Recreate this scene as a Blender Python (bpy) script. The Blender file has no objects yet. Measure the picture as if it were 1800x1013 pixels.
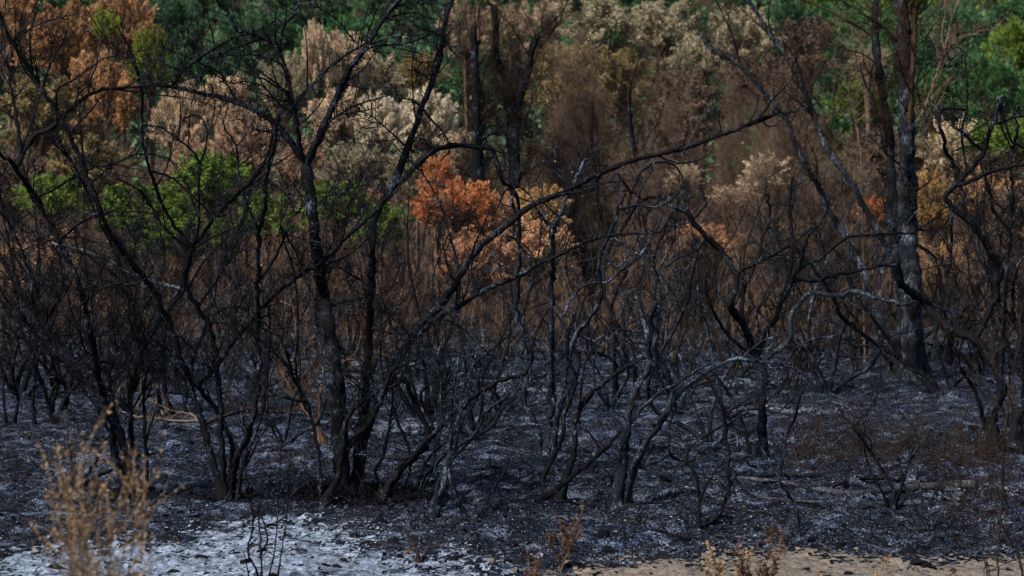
import bpy, math, random
import numpy as np
from mathutils import Vector

# ------------------------------------------------------------------ camera, sky, sun, exposure
scene = bpy.context.scene
COL = scene.collection
CAM = np.array([0.0, 0.0, 2.5]); LENS = 85.0; F = LENS / 36.0 * 1800.0
CX, CY = 900.0, 506.5
PITCH = math.atan(185.5 / F)
cd = bpy.data.cameras.new('camera'); cam = bpy.data.objects.new('camera', cd); COL.objects.link(cam)
cam.location = CAM; cam.rotation_euler = (math.pi / 2 - PITCH, 0, 0)
cd.lens = LENS; cd.sensor_width = 36; cd.clip_start = 0.1; cd.clip_end = 1000
cd.dof.use_dof = True; cd.dof.focus_distance = 20.0; cd.dof.aperture_fstop = 3.5
scene.camera = cam
world = bpy.data.worlds.new('World'); scene.world = world; world.use_nodes = True
nt = world.node_tree
bg = nt.nodes.get('Background') or nt.nodes.new('ShaderNodeBackground')
sky = nt.nodes.new('ShaderNodeTexSky'); sky.sky_type = 'NISHITA'; sky.sun_disc = False
sky.sun_elevation = math.radians(44); sky.sun_rotation = math.radians(205)
nt.links.new(sky.outputs[0], bg.inputs[0]); bg.inputs[1].default_value = 0.065
sd = bpy.data.lights.new('sun', 'SUN'); sd.energy = 4.4; sd.angle = math.radians(8); sd.color = (1.0, 0.92, 0.80)
sun = bpy.data.objects.new('sun', sd); COL.objects.link(sun)
sun.rotation_euler = Vector((0.55, 0.42, -0.75)).to_track_quat('-Z', 'Y').to_euler()
scene.view_settings.view_transform = 'Standard'; scene.view_settings.look = 'None'
scene.view_settings.gamma = 1; scene.view_settings.use_curve_mapping = False
scene.view_settings.exposure = 1.25
scene.cycles.max_bounces = 5; scene.cycles.diffuse_bounces = 2; scene.cycles.glossy_bounces = 1
scene.cycles.transmission_bounces = 2; scene.cycles.transparent_max_bounces = 4

RNG = np.random.default_rng(7)

# ------------------------------------------------------------------ numbers
_lat = np.random.default_rng(99).random((16, 256, 256))
def vn(x, y, k=0):
    x = np.asarray(x, float); y = np.asarray(y, float)
    xi = np.floor(x).astype(int); yi = np.floor(y).astype(int)
    fx = x - xi; fy = y - yi; fx = fx * fx * (3 - 2 * fx); fy = fy * fy * (3 - 2 * fy)
    L = _lat[k]; a = L[xi & 255, yi & 255]; b = L[(xi + 1) & 255, yi & 255]
    c = L[xi & 255, (yi + 1) & 255]; d = L[(xi + 1) & 255, (yi + 1) & 255]
    return (a * (1 - fx) + b * fx) * (1 - fy) + (c * (1 - fx) + d * fx) * fy - 0.5
def gh(x, y, fine=False):
    x = np.asarray(x, float); y = np.asarray(y, float)
    t = np.clip(y - 41 + 2.5 * vn(x * .12, y * .05, 5), 0, 90)
    z = 0.05 * t + 0.0023 * t * t + np.clip(y - 131, 0, 1e9) * 0.3
    z = z + 0.16 * vn(x * .35, y * .3, 0) + 0.09 * vn(x * 1.3, y * 1.1, 1)
    if fine:
        soft = 1 - .75 / (1 + np.exp(-(16.3 - y) * 4)) / (1 + np.exp(-(x - .7) * 4)) - .6 * np.exp(-((x + 2.0) / 2.0) ** 4 - ((y - 15.5) / 2.2) ** 4)
        z = z + soft * (0.075 * vn(x * 4, y * 2.6, 2) + 0.05 * vn(x * 10, y * 6, 3) + 0.035 * vn(x * 22, y * 12, 4))
    return z
def ray(x, y):
    cx = (x - CX) / F; cy = (CY - y) / F
    v = np.array([cx, cy * math.sin(PITCH) + math.cos(PITCH), cy * math.cos(PITCH) - math.sin(PITCH)])
    return v / v[1]
def P(x, y, d): return CAM + ray(x, y) * d
def ground_at(x, y):
    r = ray(x, y); d = 8.0
    while d < 160:
        p = CAM + r * d
        if p[2] <= gh(p[0], p[1]): break
        d += 0.05
    p = CAM + r * d; p[2] = float(gh(p[0], p[1]))
    return p, d
def unit(v): return v / (np.linalg.norm(v, axis=-1, keepdims=True) + 1e-9)

# ------------------------------------------------------------------ materials
def mat(name, build):
    m = bpy.data.materials.new(name); m.use_nodes = True
    t = m.node_tree; b = t.nodes['Principled BSDF']
    build(t, b); return m
def N(t, kind, **kw):
    n = t.nodes.new(kind)
    for k, v in kw.items():
        if k in n.inputs.keys(): n.inputs[k].default_value = v
        else: setattr(n, k, v)
    return n
def mapping(t, scale=(1, 1, 1), world_space=False):
    if world_space: src = N(t, 'ShaderNodeNewGeometry').outputs['Position']
    else: src = N(t, 'ShaderNodeTexCoord').outputs['Object']
    mp = N(t, 'ShaderNodeMapping'); mp.inputs['Scale'].default_value = scale
    t.links.new(src, mp.inputs['Vector']); return mp.outputs[0]
def noise(t, vec, scale, detail=4, rough=.6):
    n = N(t, 'ShaderNodeTexNoise'); n.inputs['Scale'].default_value = scale
    n.inputs['Detail'].default_value = detail; n.inputs['Roughness'].default_value = rough
    t.links.new(vec, n.inputs['Vector']); return n.outputs[0]
def ramp(t, fac, stops):
    r = N(t, 'ShaderNodeValToRGB'); e = r.color_ramp.elements
    while len(e) < len(stops): e.new(.5)
    for q, (p, c) in zip(e, stops):
        q.position = p; q.color = (*c, 1) if len(c) == 3 else c
    t.links.new(fac, r.inputs[0]); return r.outputs[0]
def g1(v): return (v, v, v)
def mix(t, fac, a, b):
    m = N(t, 'ShaderNodeMix', data_type='RGBA')
    if isinstance(fac, float): m.inputs[0].default_value = fac
    else: t.links.new(fac, m.inputs[0])
    for s, i in ((a, 6), (b, 7)):
        if isinstance(s, tuple): m.inputs[i].default_value = (*s, 1)
        else: t.links.new(s, m.inputs[i])
    return m.outputs[2]
def bump(t, b, h, strength=.5, dist=.01):
    n = N(t, 'ShaderNodeBump'); n.inputs['Strength'].default_value = strength; n.inputs['Distance'].default_value = dist
    t.links.new(h, n.inputs['Height']); t.links.new(n.outputs[0], b.inputs['Normal'])

def bark(name, dark, light, ash, ash_at=.62, rough=.75, scale=1.0, spec=.05, brown=None, brown_z=None):
    def f(t, b):
        v = mapping(t, (1, 1, .25)); v2 = mapping(t)
        n1 = noise(t, v, 45 * scale, 5, .7); n2 = noise(t, v2, 5 * scale, 4, .65); n3 = noise(t, v, 110 * scale, 3, .6)
        c = ramp(t, n1, [(.32, dark), (.68, light)])
        if brown:
            s = N(t, 'ShaderNodeSeparateXYZ'); t.links.new(v2, s.inputs[0])
            add = N(t, 'ShaderNodeMath', operation='MULTIPLY_ADD'); t.links.new(n2, add.inputs[0]); add.inputs[1].default_value = 1.6
            t.links.new(s.outputs[2], add.inputs[2])
            mr = N(t, 'ShaderNodeMapRange'); mr.inputs[1].default_value = brown_z; mr.inputs[2].default_value = brown_z + 1.0
            t.links.new(add.outputs[0], mr.inputs[0])
            c = mix(t, mr.outputs[0], c, ramp(t, n1, [(.3, tuple(x * .35 for x in brown)), (.7, brown)]))
        mul = N(t, 'ShaderNodeMath', operation='MULTIPLY'); t.links.new(n2, mul.inputs[0]); t.links.new(n3, mul.inputs[1])
        a = ramp(t, mul.outputs[0], [(ash_at * .47, g1(0)), (ash_at * .66, g1(.85))])
        c = mix(t, a, c, ash)
        t.links.new(c, b.inputs['Base Color']); b.inputs['Roughness'].default_value = rough
        b.inputs['Specular IOR Level'].default_value = spec
        bump(t, b, n1, .8, .006)
    return mat(name, f)
M = {}
M['char'] = bark('charred bark', (.001, .0011, .0016), (.0045, .005, .0072), (.085, .11, .16), .66)
M['char_grey'] = bark('grey charred bark', (.0015, .0018, .003), (.010, .013, .020), (.12, .155, .215), .60)
M['char_brown'] = bark('scorched brown bark', (.004, .003, .003), (.026, .018, .014), (.07, .065, .07), .72)
M['dull_wood'] = bark('scorched dull wood', (.012, .008, .006), (.085, .053, .034), (.12, .11, .1), .7)
M['tan_red'] = bark('reddish brown bark', (.008, .005, .004), (.055, .029, .02), (.1, .1, .1), .78)
M['thicket'] = bark('bare brown bark', (.020, .014, .011), (.125, .086, .063), (.19, .15, .13), .7)
M['ashy'] = bark('ash coated bark', (.008, .009, .012), (.05, .058, .075), (.22, .25, .31), .56)
M['tan_wood'] = bark('bare tan wood', (.03, .023, .018), (.145, .108, .08), (.2, .17, .14), .7)
M['log'] = bark('scorched fallen log', (.007, .0075, .010), (.036, .037, .044), (.12, .13, .16), .62, scale=.7)
def bark_cracked(brown_from):
    def f(t, b):
        v2 = mapping(t); v = mapping(t, (1, 1, .13))
        n0 = noise(t, v, 26, 5, .75); patch = ramp(t, noise(t, v2, 3.2, 4, .7), [(.44, g1(0)), (.66, g1(.8))])
        st = ramp(t, noise(t, v, 42, 4, .7), [(.505, g1(0)), (.54, g1(1)), (.56, g1(1)), (.60, g1(0))])
        m = N(t, 'ShaderNodeMath', operation='MULTIPLY'); t.links.new(st, m.inputs[0]); t.links.new(patch, m.inputs[1])
        base = ramp(t, n0, [(.38, (.002, .0022, .003)), (.7, (.011, .0135, .019))])
        c = mix(t, m.outputs[0], base, (.17, .21, .28))
        if brown_from:
            s = N(t, 'ShaderNodeSeparateXYZ'); t.links.new(v2, s.inputs[0])
            a1 = N(t, 'ShaderNodeMath', operation='MULTIPLY_ADD'); t.links.new(noise(t, v2, 2.0, 4, .7), a1.inputs[0]); a1.inputs[1].default_value = 2.6
            t.links.new(s.outputs[2], a1.inputs[2])
            a2 = N(t, 'ShaderNodeMath', operation='MULTIPLY_ADD'); t.links.new(s.outputs[0], a2.inputs[0]); a2.inputs[1].default_value = 5.0; t.links.new(a1.outputs[0], a2.inputs[2])
            mr = N(t, 'ShaderNodeMapRange'); mr.inputs[1].default_value = brown_from; mr.inputs[2].default_value = brown_from + .7
            t.links.new(a2.outputs[0], mr.inputs[0])
            c = mix(t, mr.outputs[0], c, ramp(t, n0, [(.35, (.010, .006, .005)), (.72, (.12, .06, .038))]))
        t.links.new(c, b.inputs['Base Color']); b.inputs['Roughness'].default_value = .85; b.inputs['Specular IOR Level'].default_value = .05
        bump(t, b, n0, 1.0, .02)
    return f
M['cracked'] = mat('black bark with white ash streaks', bark_cracked(4.6))
M['streaked'] = mat('black bark streaked with ash', bark_cracked(None))

def leafmat(name, stops, trans=.4, rough=.7, nscale=2.6):
    def f(t, b):
        geo = N(t, 'ShaderNodeNewGeometry'); v = mapping(t)
        n = noise(t, v, nscale, 4, .6)
        oi = N(t, 'ShaderNodeObjectInfo')
        a = N(t, 'ShaderNodeMath', operation='MULTIPLY_ADD'); t.links.new(geo.outputs['Random Per Island'], a.inputs[0]); a.inputs[1].default_value = .42
        a2 = N(t, 'ShaderNodeMath', operation='MULTIPLY_ADD'); t.links.new(n, a2.inputs[0]); a2.inputs[1].default_value = 1.7; a2.inputs[2].default_value = -.56
        t.links.new(a2.outputs[0], a.inputs[2])
        a3 = N(t, 'ShaderNodeMath', operation='MULTIPLY_ADD'); t.links.new(oi.outputs['Random'], a3.inputs[0]); a3.inputs[1].default_value = .12; t.links.new(a.outputs[0], a3.inputs[2])
        c = ramp(t, a3.outputs[0], stops)
        t.links.new(c, b.inputs['Base Color']); b.inputs['Roughness'].default_value = rough
        b.inputs['Specular IOR Level'].default_value = .2
        tr = N(t, 'ShaderNodeBsdfTranslucent'); t.links.new(c, tr.inputs[0])
        ms = N(t, 'ShaderNodeMixShader'); ms.inputs[0].default_value = trans
        out = t.nodes['Material Output']
        t.links.new(b.outputs[0], ms.inputs[1]); t.links.new(tr.outputs[0], ms.inputs[2]); t.links.new(ms.outputs[0], out.inputs[0])
    return mat(name, f)
LM = {
 'orange_brown': leafmat('scorched orange brown leaves', [(.1, (.10, .06, .03)), (.5, (.34, .19, .09)), (.9, (.56, .34, .17))]),
 'olive': leafmat('half scorched olive leaves', [(.1, (.05, .042, .02)), (.5, (.15, .12, .055)), (.9, (.32, .23, .11))]),
 'yellow_green': leafmat('yellow green leaves', [(.1, (.05, .06, .01)), (.5, (.17, .20, .03)), (.9, (.32, .36, .06))]),
 'tan': leafmat('dead tan leaves', [(.1, (.15, .105, .072)), (.5, (.49, .365, .25)), (.9, (.74, .59, .43))]),
 'pale': leafmat('dead pale straw leaves', [(.1, (.18, .155, .115)), (.5, (.54, .46, .34)), (.9, (.76, .67, .52))]),
 'pink_tan': leafmat('dead pinkish brown leaves', [(.1, (.10, .07, .05)), (.5, (.29, .19, .13)), (.9, (.50, .35, .24))]),
 'grey_olive': leafmat('grey olive leaves', [(.1, (.07, .068, .042)), (.5, (.21, .185, .12)), (.9, (.44, .38, .26))]),
 'brown': leafmat('dark brown dead leaves', [(.1, (0.029, 0.022, 0.017)), (.5, (0.078, 0.056, 0.043)), (.9, (0.169, 0.117, 0.085))]),
 'rust': leafmat('bright rust orange leaves', [(.1, (.06, .03, .016)), (.4, (.28, .10, .04)), (.65, (.46, .17, .07)), (.9, (.64, .33, .16))]),
 'peach': leafmat('dead peach leaves', [(.1, (.12, .06, .035)), (.5, (.40, .21, .12)), (.9, (.62, .40, .25))]),
 'ochre': leafmat('ochre leaves', [(.1, (0.130, 0.078, 0.033)), (.5, (0.351, 0.215, 0.085)), (.9, (0.546, 0.351, 0.143))]),
 'green': leafmat('bright green leaves', [(.15, (.026, .024, .010)), (.38, (.045, .068, .014)), (.6, (.095, .165, .026)), (.9, (.20, .29, .05))]),
 'pine': leafmat('dark green needles', [(.1, (.014, .038, .016)), (.5, (.048, .125, .045)), (.9, (.12, .23, .08))]),
 'deep': leafmat('deep blue green needles', [(.1, (.012, .032, .017)), (.5, (.042, .10, .050)), (.9, (.10, .18, .085))]),
 'dry_grass': leafmat('dry golden grass', [(.1, (.07, .043, .028)), (.5, (.20, .125, .07)), (.9, (.36, .24, .14))], .3),
 'dry_red': leafmat('dry reddish leaves', [(.1, (.03, .015, .011)), (.5, (.085, .045, .030)), (.9, (.17, .10, .065))]),
}

def ground_mat(t, b):
    v = mapping(t, (1, 1, 1), True)
    big = noise(t, v, .55, 5, .6); mid = noise(t, v, 3.2, 6, .65); vs = mapping(t, (1, .45, 1), True); fine = noise(t, vs, 26, 6, .8); spk = noise(t, vs, 75, 3, .75)
    s = N(t, 'ShaderNodeMath', operation='MULTIPLY_ADD'); t.links.new(fine, s.inputs[0]); s.inputs[1].default_value = .72
    m2 = N(t, 'ShaderNodeMath', operation='MULTIPLY'); t.links.new(mid, m2.inputs[0]); m2.inputs[1].default_value = .28
    t.links.new(m2.outputs[0], s.inputs[2])
    c = ramp(t, s.outputs[0], [(.455, (.0008, .0012, .003)), (.515, (.006, .010, .023)), (.575, (.034, .054, .115)), (.68, (.16, .225, .40))])
    br = ramp(t, noise(t, v, 1.1, 5, .7), [(.52, g1(0)), (.68, g1(.6))])
    c = mix(t, br, c, ramp(t, fine, [(.42, (.006, .0045, .004)), (.65, (.06, .04, .035))]))
    dk = ramp(t, big, [(.44, g1(1)), (.58, g1(0))])
    c = mix(t, dk, c, ramp(t, fine, [(.47, (.001, .0013, .003)), (.60, (.012, .019, .040)), (.71, (.08, .115, .20))]))
    wh = N(t, 'ShaderNodeMath', operation='MULTIPLY'); 
    t.links.new(ramp(t, mid, [(.52, g1(0)), (.62, g1(1))]), wh.inputs[0]); t.links.new(ramp(t, spk, [(.47, g1(0)), (.6, g1(1))]), wh.inputs[1])
    c = mix(t, wh.outputs[0], c, (.21, .27, .39))
    sp = ramp(t, spk, [(.60, g1(0)), (.66, g1(1))])
    c = mix(t, sp, c, (.26, .31, .41))
    # unburnt hillside litter beyond the burnt flat
    sx = N(t, 'ShaderNodeSeparateXYZ'); t.links.new(v, sx.inputs[0])
    wob = N(t, 'ShaderNodeMath', operation='MULTIPLY_ADD'); t.links.new(mid, wob.inputs[0]); wob.inputs[1].default_value = 6; t.links.new(sx.outputs[1], wob.inputs[2])
    mr = N(t, 'ShaderNodeMapRange'); mr.inputs[1].default_value = 41; mr.inputs[2].default_value = 45; t.links.new(wob.outputs[0], mr.inputs[0])
    c = mix(t, mr.outputs[0], c, ramp(t, fine, [(.35, (.010, .007, .005)), (.7, (.06, .038, .025))]))
    t.links.new(c, b.inputs['Base Color']); b.inputs['Roughness'].default_value = .9; b.inputs['Specular IOR Level'].default_value = .07
    ad = N(t, 'ShaderNodeMath', operation='ADD'); t.links.new(fine, ad.inputs[0]); t.links.new(spk, ad.inputs[1])
    bump(t, b, ad.outputs[0], 1.0, .05)
M['ground'] = mat('burnt ground', ground_mat)
def ash_mat(t, b):
    v = mapping(t, (1, .45, 1), True)
    f1 = noise(t, v, 14, 7, .8); f2 = noise(t, v, 60, 5, .8)
    a = N(t, 'ShaderNodeMath', operation='MULTIPLY_ADD'); t.links.new(f1, a.inputs[0]); a.inputs[1].default_value = .6
    q = N(t, 'ShaderNodeMath', operation='MULTIPLY'); t.links.new(f2, q.inputs[0]); q.inputs[1].default_value = .4; t.links.new(q.outputs[0], a.inputs[2])
    c = ramp(t, a.outputs[0], [(.42, (.010, .014, .024)), (.49, (.065, .088, .135)), (.56, (.18, .23, .32)), (.68, (.38, .44, .57))])
    t.links.new(c, b.inputs['Base Color']); b.inputs['Roughness'].default_value = .95
    bump(t, b, a.outputs[0], .8, .03)
M['ash'] = mat('white ash', ash_mat)
def thin_ash_mat(t, b):
    v = mapping(t, (1, .45, 1), True); f1 = noise(t, v, 22, 7, .8)
    c = ramp(t, f1, [(.44, (.006, .008, .014)), (.54, (.06, .08, .12)), (.70, (.27, .32, .41))])
    t.links.new(c, b.inputs['Base Color']); b.inputs['Roughness'].default_value = .95; bump(t, b, f1, .8, .03)
M['thin_ash'] = mat('thin pale ash', thin_ash_mat)
def sand_mat(t, b):
    v = mapping(t, (1, .5, 1), True)
    f1 = noise(t, v, 16, 7, .8); f2 = noise(t, v, 70, 4, .8)
    a = N(t, 'ShaderNodeMath', operation='MULTIPLY_ADD'); t.links.new(f1, a.inputs[0]); a.inputs[1].default_value = .6
    q = N(t, 'ShaderNodeMath', operation='MULTIPLY'); t.links.new(f2, q.inputs[0]); q.inputs[1].default_value = .4; t.links.new(q.outputs[0], a.inputs[2])
    c = ramp(t, a.outputs[0], [(.42, (.010, .008, .007)), (.49, (.065, .052, .042)), (.58, (.155, .128, .10)), (.7, (.27, .23, .18))])
    t.links.new(c, b.inputs['Base Color']); b.inputs['Roughness'].default_value = .95
    bump(t, b, a.outputs[0], .8, .03)
M['sand'] = mat('dry straw and sand', sand_mat)
def chip(name, lo, hi):
    def f(t, b):
        g = N(t, 'ShaderNodeNewGeometry'); t.links.new(ramp(t, g.outputs['Random Per Island'], [(0, lo), (1, hi)]), b.inputs['Base Color'])
        b.inputs['Roughness'].default_value = .85; b.inputs['Specular IOR Level'].default_value = .04
    return mat(name, f)
M['chip_dark'] = chip('charcoal', (.0006, .0006, .0009), (.006, .007, .010)); M['chip_ash'] = chip('ash flakes', (.12, .14, .18), (.42, .46, .54))
M['chip_brown'] = chip('singed leaf litter', (.02, .013, .01), (.11, .07, .05))

# ------------------------------------------------------------------ objects
def link(o, parent=None):
    COL.objects.link(o)
    if parent is not None: o.parent = parent
    return o
def mesh_np(name, V, Fc, m, nv=None, smooth=True):
    """V (n,3), Fc (k,3|4) int"""
    me = bpy.data.meshes.new(name); V = np.asarray(V, np.float32); Fc = np.asarray(Fc, np.int32); s = Fc.shape[1]
    me.vertices.add(len(V)); me.vertices.foreach_set('co', V.ravel())
    me.loops.add(Fc.size); me.loops.foreach_set('vertex_index', Fc.ravel())
    me.polygons.add(len(Fc)); me.polygons.foreach_set('loop_start', np.arange(0, Fc.size, s, dtype=np.int32))
    me.polygons.foreach_set('use_smooth', np.full(len(Fc), smooth)); me.update(calc_edges=True)
    me.materials.append(m); return me
def part(name, me, parent=None, loc=None, stuff=False):
    o = bpy.data.objects.new(name, me); link(o, parent)
    if loc is not None: o.location = loc
    if stuff: o['kind'] = 'stuff'
    return o
def thing(name, label, cat, loc, group=None):
    o = bpy.data.objects.new(name, None); link(o); o.location = Vector(loc); o['label'] = label; o['category'] = cat; o.empty_display_size = .1
    if group: o['group'] = group
    return o

def tubes(Pn, R, S):
    """batch of equal-length polylines Pn (n,k,3), radii R (n,k), S sides -> V,F"""
    n, k, _ = Pn.shape
    T = np.gradient(Pn, axis=1); T = unit(T)
    D = unit(Pn[:, -1] - Pn[:, 0]); ref = np.zeros_like(D); ref[np.arange(n), np.argmin(np.abs(D), axis=1)] = 1
    U = unit(np.cross(T, ref[:, None, :])); W = np.cross(T, U)
    a = np.arange(S) * 2 * math.pi / S
    V = Pn[:, :, None, :] + R[:, :, None, None] * (np.cos(a)[None, None, :, None] * U[:, :, None, :] + np.sin(a)[None, None, :, None] * W[:, :, None, :])
    idx = np.arange(n * k * S).reshape(n, k, S); nx = np.roll(idx, -1, axis=2)
    Fq = np.stack([idx[:, :-1], nx[:, :-1], nx[:, 1:], idx[:, 1:]], -1).reshape(-1, 4)
    return V.reshape(-1, 3), Fq
def joinVF(L):
    V = []; Fq = []; o = 0
    for v, f in L:
        V.append(v); Fq.append(f + o); o += len(v)
    return np.concatenate(V), np.concatenate(Fq)

def smooth_path(pts, step):
    """Catmull-Rom through pts (n,m) resampled"""
    pts = np.asarray(pts, float)
    if len(pts) == 2: pts = np.array([pts[0], (pts[0] + pts[1]) / 2, pts[1]])
    A = np.vstack([2 * pts[0] - pts[1], pts, 2 * pts[-1] - pts[-2]]); out = []
    for i in range(1, len(A) - 2):
        p0, p1, p2, p3 = A[i - 1], A[i], A[i + 1], A[i + 2]
        m = max(2, int(np.linalg.norm((p2 - p1)[:2]) / step))
        t = (np.arange(m) / m)[:, None]
        out.append(.5 * ((2 * p1) + (-p0 + p2) * t + (2 * p0 - 5 * p1 + 4 * p2 - p3) * t ** 2 + (-p0 + 3 * p1 - 3 * p2 + p3) * t ** 3))
    out.append(pts[-1:]); return np.vstack(out)

def solid_tube(C, R, S, rng, knob=.10):
    """one closed tapered limb along C (n,3) with knobbly girth"""
    n = len(C); T = unit(np.gradient(C, axis=0)); U = np.zeros_like(T)
    u = np.cross(T[0], [0.3, 1, 0.1]); u /= np.linalg.norm(u)
    for i in range(n):
        u = u - T[i] * np.dot(u, T[i]); u /= (np.linalg.norm(u) + 1e-9); U[i] = u
    W = np.cross(T, U); a = np.arange(S) * 2 * math.pi / S
    lob = 1 + knob * .9 * np.cos(3 * a[None, :] + rng.uniform(0, 6)) * np.linspace(1, .3, n)[:, None]
    g = rng.normal(0, knob * .55, (n, S)); g = (g + np.roll(g, 1, 0)) / 1.4
    rr = R[:, None] * (lob + g)
    V = (C[:, None, :] + rr[:, :, None] * (np.cos(a)[None, :, None] * U[:, None, :] + np.sin(a)[None, :, None] * W[:, None, :])).reshape(-1, 3)
    idx = np.arange(n * S).reshape(n, S); nx = np.roll(idx, -1, 1)
    Fq = np.stack([idx[:-1], nx[:-1], nx[1:], idx[1:]], -1).reshape(-1, 4)
    e = len(V); V = np.vstack([V, C[-1] + T[-1] * R[-1] * .6])
    cap = np.stack([idx[-1], nx[-1], np.full(S, e), np.full(S, e)], -1)
    tri = [(int(x[0]), int(x[1]), e) for x in cap]
    return V, Fq, tri
def limb_mesh(name, C, R, S, m, rng, knob=.1):
    V, Fq, tri = solid_tube(C, R, S, rng, knob)
    me = bpy.data.meshes.new(name); me.from_pydata(V.tolist(), [], Fq.tolist() + tri)
    me.polygons.foreach_set('use_smooth', np.full(len(me.polygons), True)); me.materials.append(m); return me

# ------------------------------------------------------------------ twig growth (vectorised)
def sample(curves, idx, t):
    k = curves.shape[1]; u = t * (k - 1); i = np.minimum(u.astype(int), k - 2); f = (u - i)[:, None]
    a = curves[idx, i]; b = curves[idx, i + 1]; return a * (1 - f) + b * f, unit(b - a)
def grow(org, par, L, rng, k=5, ang=(35, 80), up=.25, curl=.25, out=None):
    n = len(org); r = unit(rng.normal(size=(n, 3))); perp = unit(np.cross(par, r))
    a = np.radians(rng.uniform(*ang, n))[:, None]
    d = unit(par * np.cos(a) + perp * np.sin(a) + np.array([0, 0, up]))
    pts = [org]; p = org; st = (L / (k - 1))[:, None]; bend = rng.normal(0, curl, (n, 3))
    for j in range(k - 1):
        p = p + d * st; pts.append(p)
        d = unit(d + bend * .6 + rng.normal(0, curl, (n, 3)) + np.array([0, 0, up * .35]))
    return np.stack(pts, 1)
def clamp_ground(C):
    z = gh(C[..., 0], C[..., 1]) + .02
    C[..., 2] = np.maximum(C[..., 2], z); return C

def twig_set(mains, rng, style, dens=1.0, base=np.zeros(3), minh=.35, size=1.0):
    """mains: list of (C (n,3) world, R (n)). returns V,F of all twigs (world)"""
    st = dict(thorn=dict(n1=8, L1=(.18, .80), ang=(40, 85), up=.22, curl=.13, n2=7, L2=(.05, .22), n3=5, L3=(.015, .05)),
              fine=dict(n1=8.5, L1=(.2, .9), ang=(25, 70), up=.35, curl=.15, n2=8, L2=(.08, .35), n3=4, L3=(.02, .09)),
              curl=dict(n1=4.5, L1=(.18, .7), ang=(30, 75), up=.3, curl=.36, n2=5, L2=(.08, .32), n3=2, L3=(.03, .12)))[style]
    O = []; D = []; RR = []
    for C, R in mains:
        seg = np.linalg.norm(np.diff(C, axis=0), axis=1); cum = np.concatenate([[0], np.cumsum(seg)]); L = cum[-1]
        n = rng.poisson(L * st['n1'] * dens)
        if n == 0: continue
        s = np.sort(rng.uniform(.08, 1, n) ** .75) * L
        i = np.clip(np.searchsorted(cum, s) - 1, 0, len(C) - 2); f = ((s - cum[i]) / (seg[i] + 1e-9))[:, None]
        p = C[i] * (1 - f) + C[i + 1] * f; r = R[i]
        ok = p[:, 2] - base[2] > minh * rng.uniform(.5, 1.4, n)
        O.append(p[ok]); D.append(unit(C[i + 1] - C[i])[ok]); RR.append(r[ok])
    if not O: return None
    O = np.concatenate(O); D = np.concatenate(D); RR = np.concatenate(RR); n = len(O)
    if n == 0: return None
    L1 = rng.uniform(*st['L1'], n) ** 1.25 * size
    c1 = clamp_ground(grow(O, D, L1, rng, 7, st['ang'], st['up'], st['curl']))
    r1 = np.minimum(RR * .6, .0032 + .0055 * L1 / .6)[:, None] * np.linspace(1, .32, 7)[None]
    out = [tubes(c1, r1, 4)]
    m = rng.poisson(st['n2'] * L1 / .45); i2 = np.repeat(np.arange(n), m)
    if len(i2):
        t2 = rng.uniform(.12, 1, len(i2)); o2, d2 = sample(c1, i2, t2)
        L2 = rng.uniform(*st['L2'], len(i2)) * (1.15 - .5 * t2) * size
        c2 = clamp_ground(grow(o2, d2, L2, rng, 4, st['ang'], st['up'], st['curl']))
        out.append(tubes(c2, (.0014 + .005 * L2)[:, None] * np.linspace(1, .4, 4)[None], 3))
        m3 = rng.poisson(st['n3'] * L2 / .15); i3 = np.repeat(np.arange(len(c2)), m3)
        if len(i3):
            o3, d3 = sample(c2, i3, rng.uniform(.1, 1, len(i3)))
            L3 = rng.uniform(*st['L3'], len(i3)) * size
            c3 = grow(o3, d3, L3, rng, 2, (50, 90), .1, .05)
            out.append(tubes(c3, np.repeat([[.0026, .0010]], len(c3), 0), 3))
    if True:      # stout spurs and snapped stubs straight off the limbs
        oo = []; dd = []
        for C, R in mains:
            L = np.linalg.norm(np.diff(C, axis=0), axis=1).sum(); q = rng.poisson(L * (62 if style == 'thorn' else 9) * dens)
            j = rng.integers(0, len(C) - 1, q); f = rng.random((q, 1))
            p = C[j] * (1 - f) + C[j + 1] * f; ok = (p[:, 2] - base[2] > (.9 if style == 'thorn' else .15)) & (R[j] < .04)
            oo.append(p[ok]); dd.append(unit(C[j + 1] - C[j])[ok])
        oo = np.concatenate(oo); dd = np.concatenate(dd)
        if len(oo):
            L4 = rng.uniform(.03, .15, len(oo)); c4 = grow(oo, dd, L4, rng, 3, (55, 90), .15, .12)
            out.append(tubes(c4, (.0040 + .012 * L4)[:, None] * np.array([[1.0, .7, .25]]), 3))
    return joinVF(out)

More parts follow.
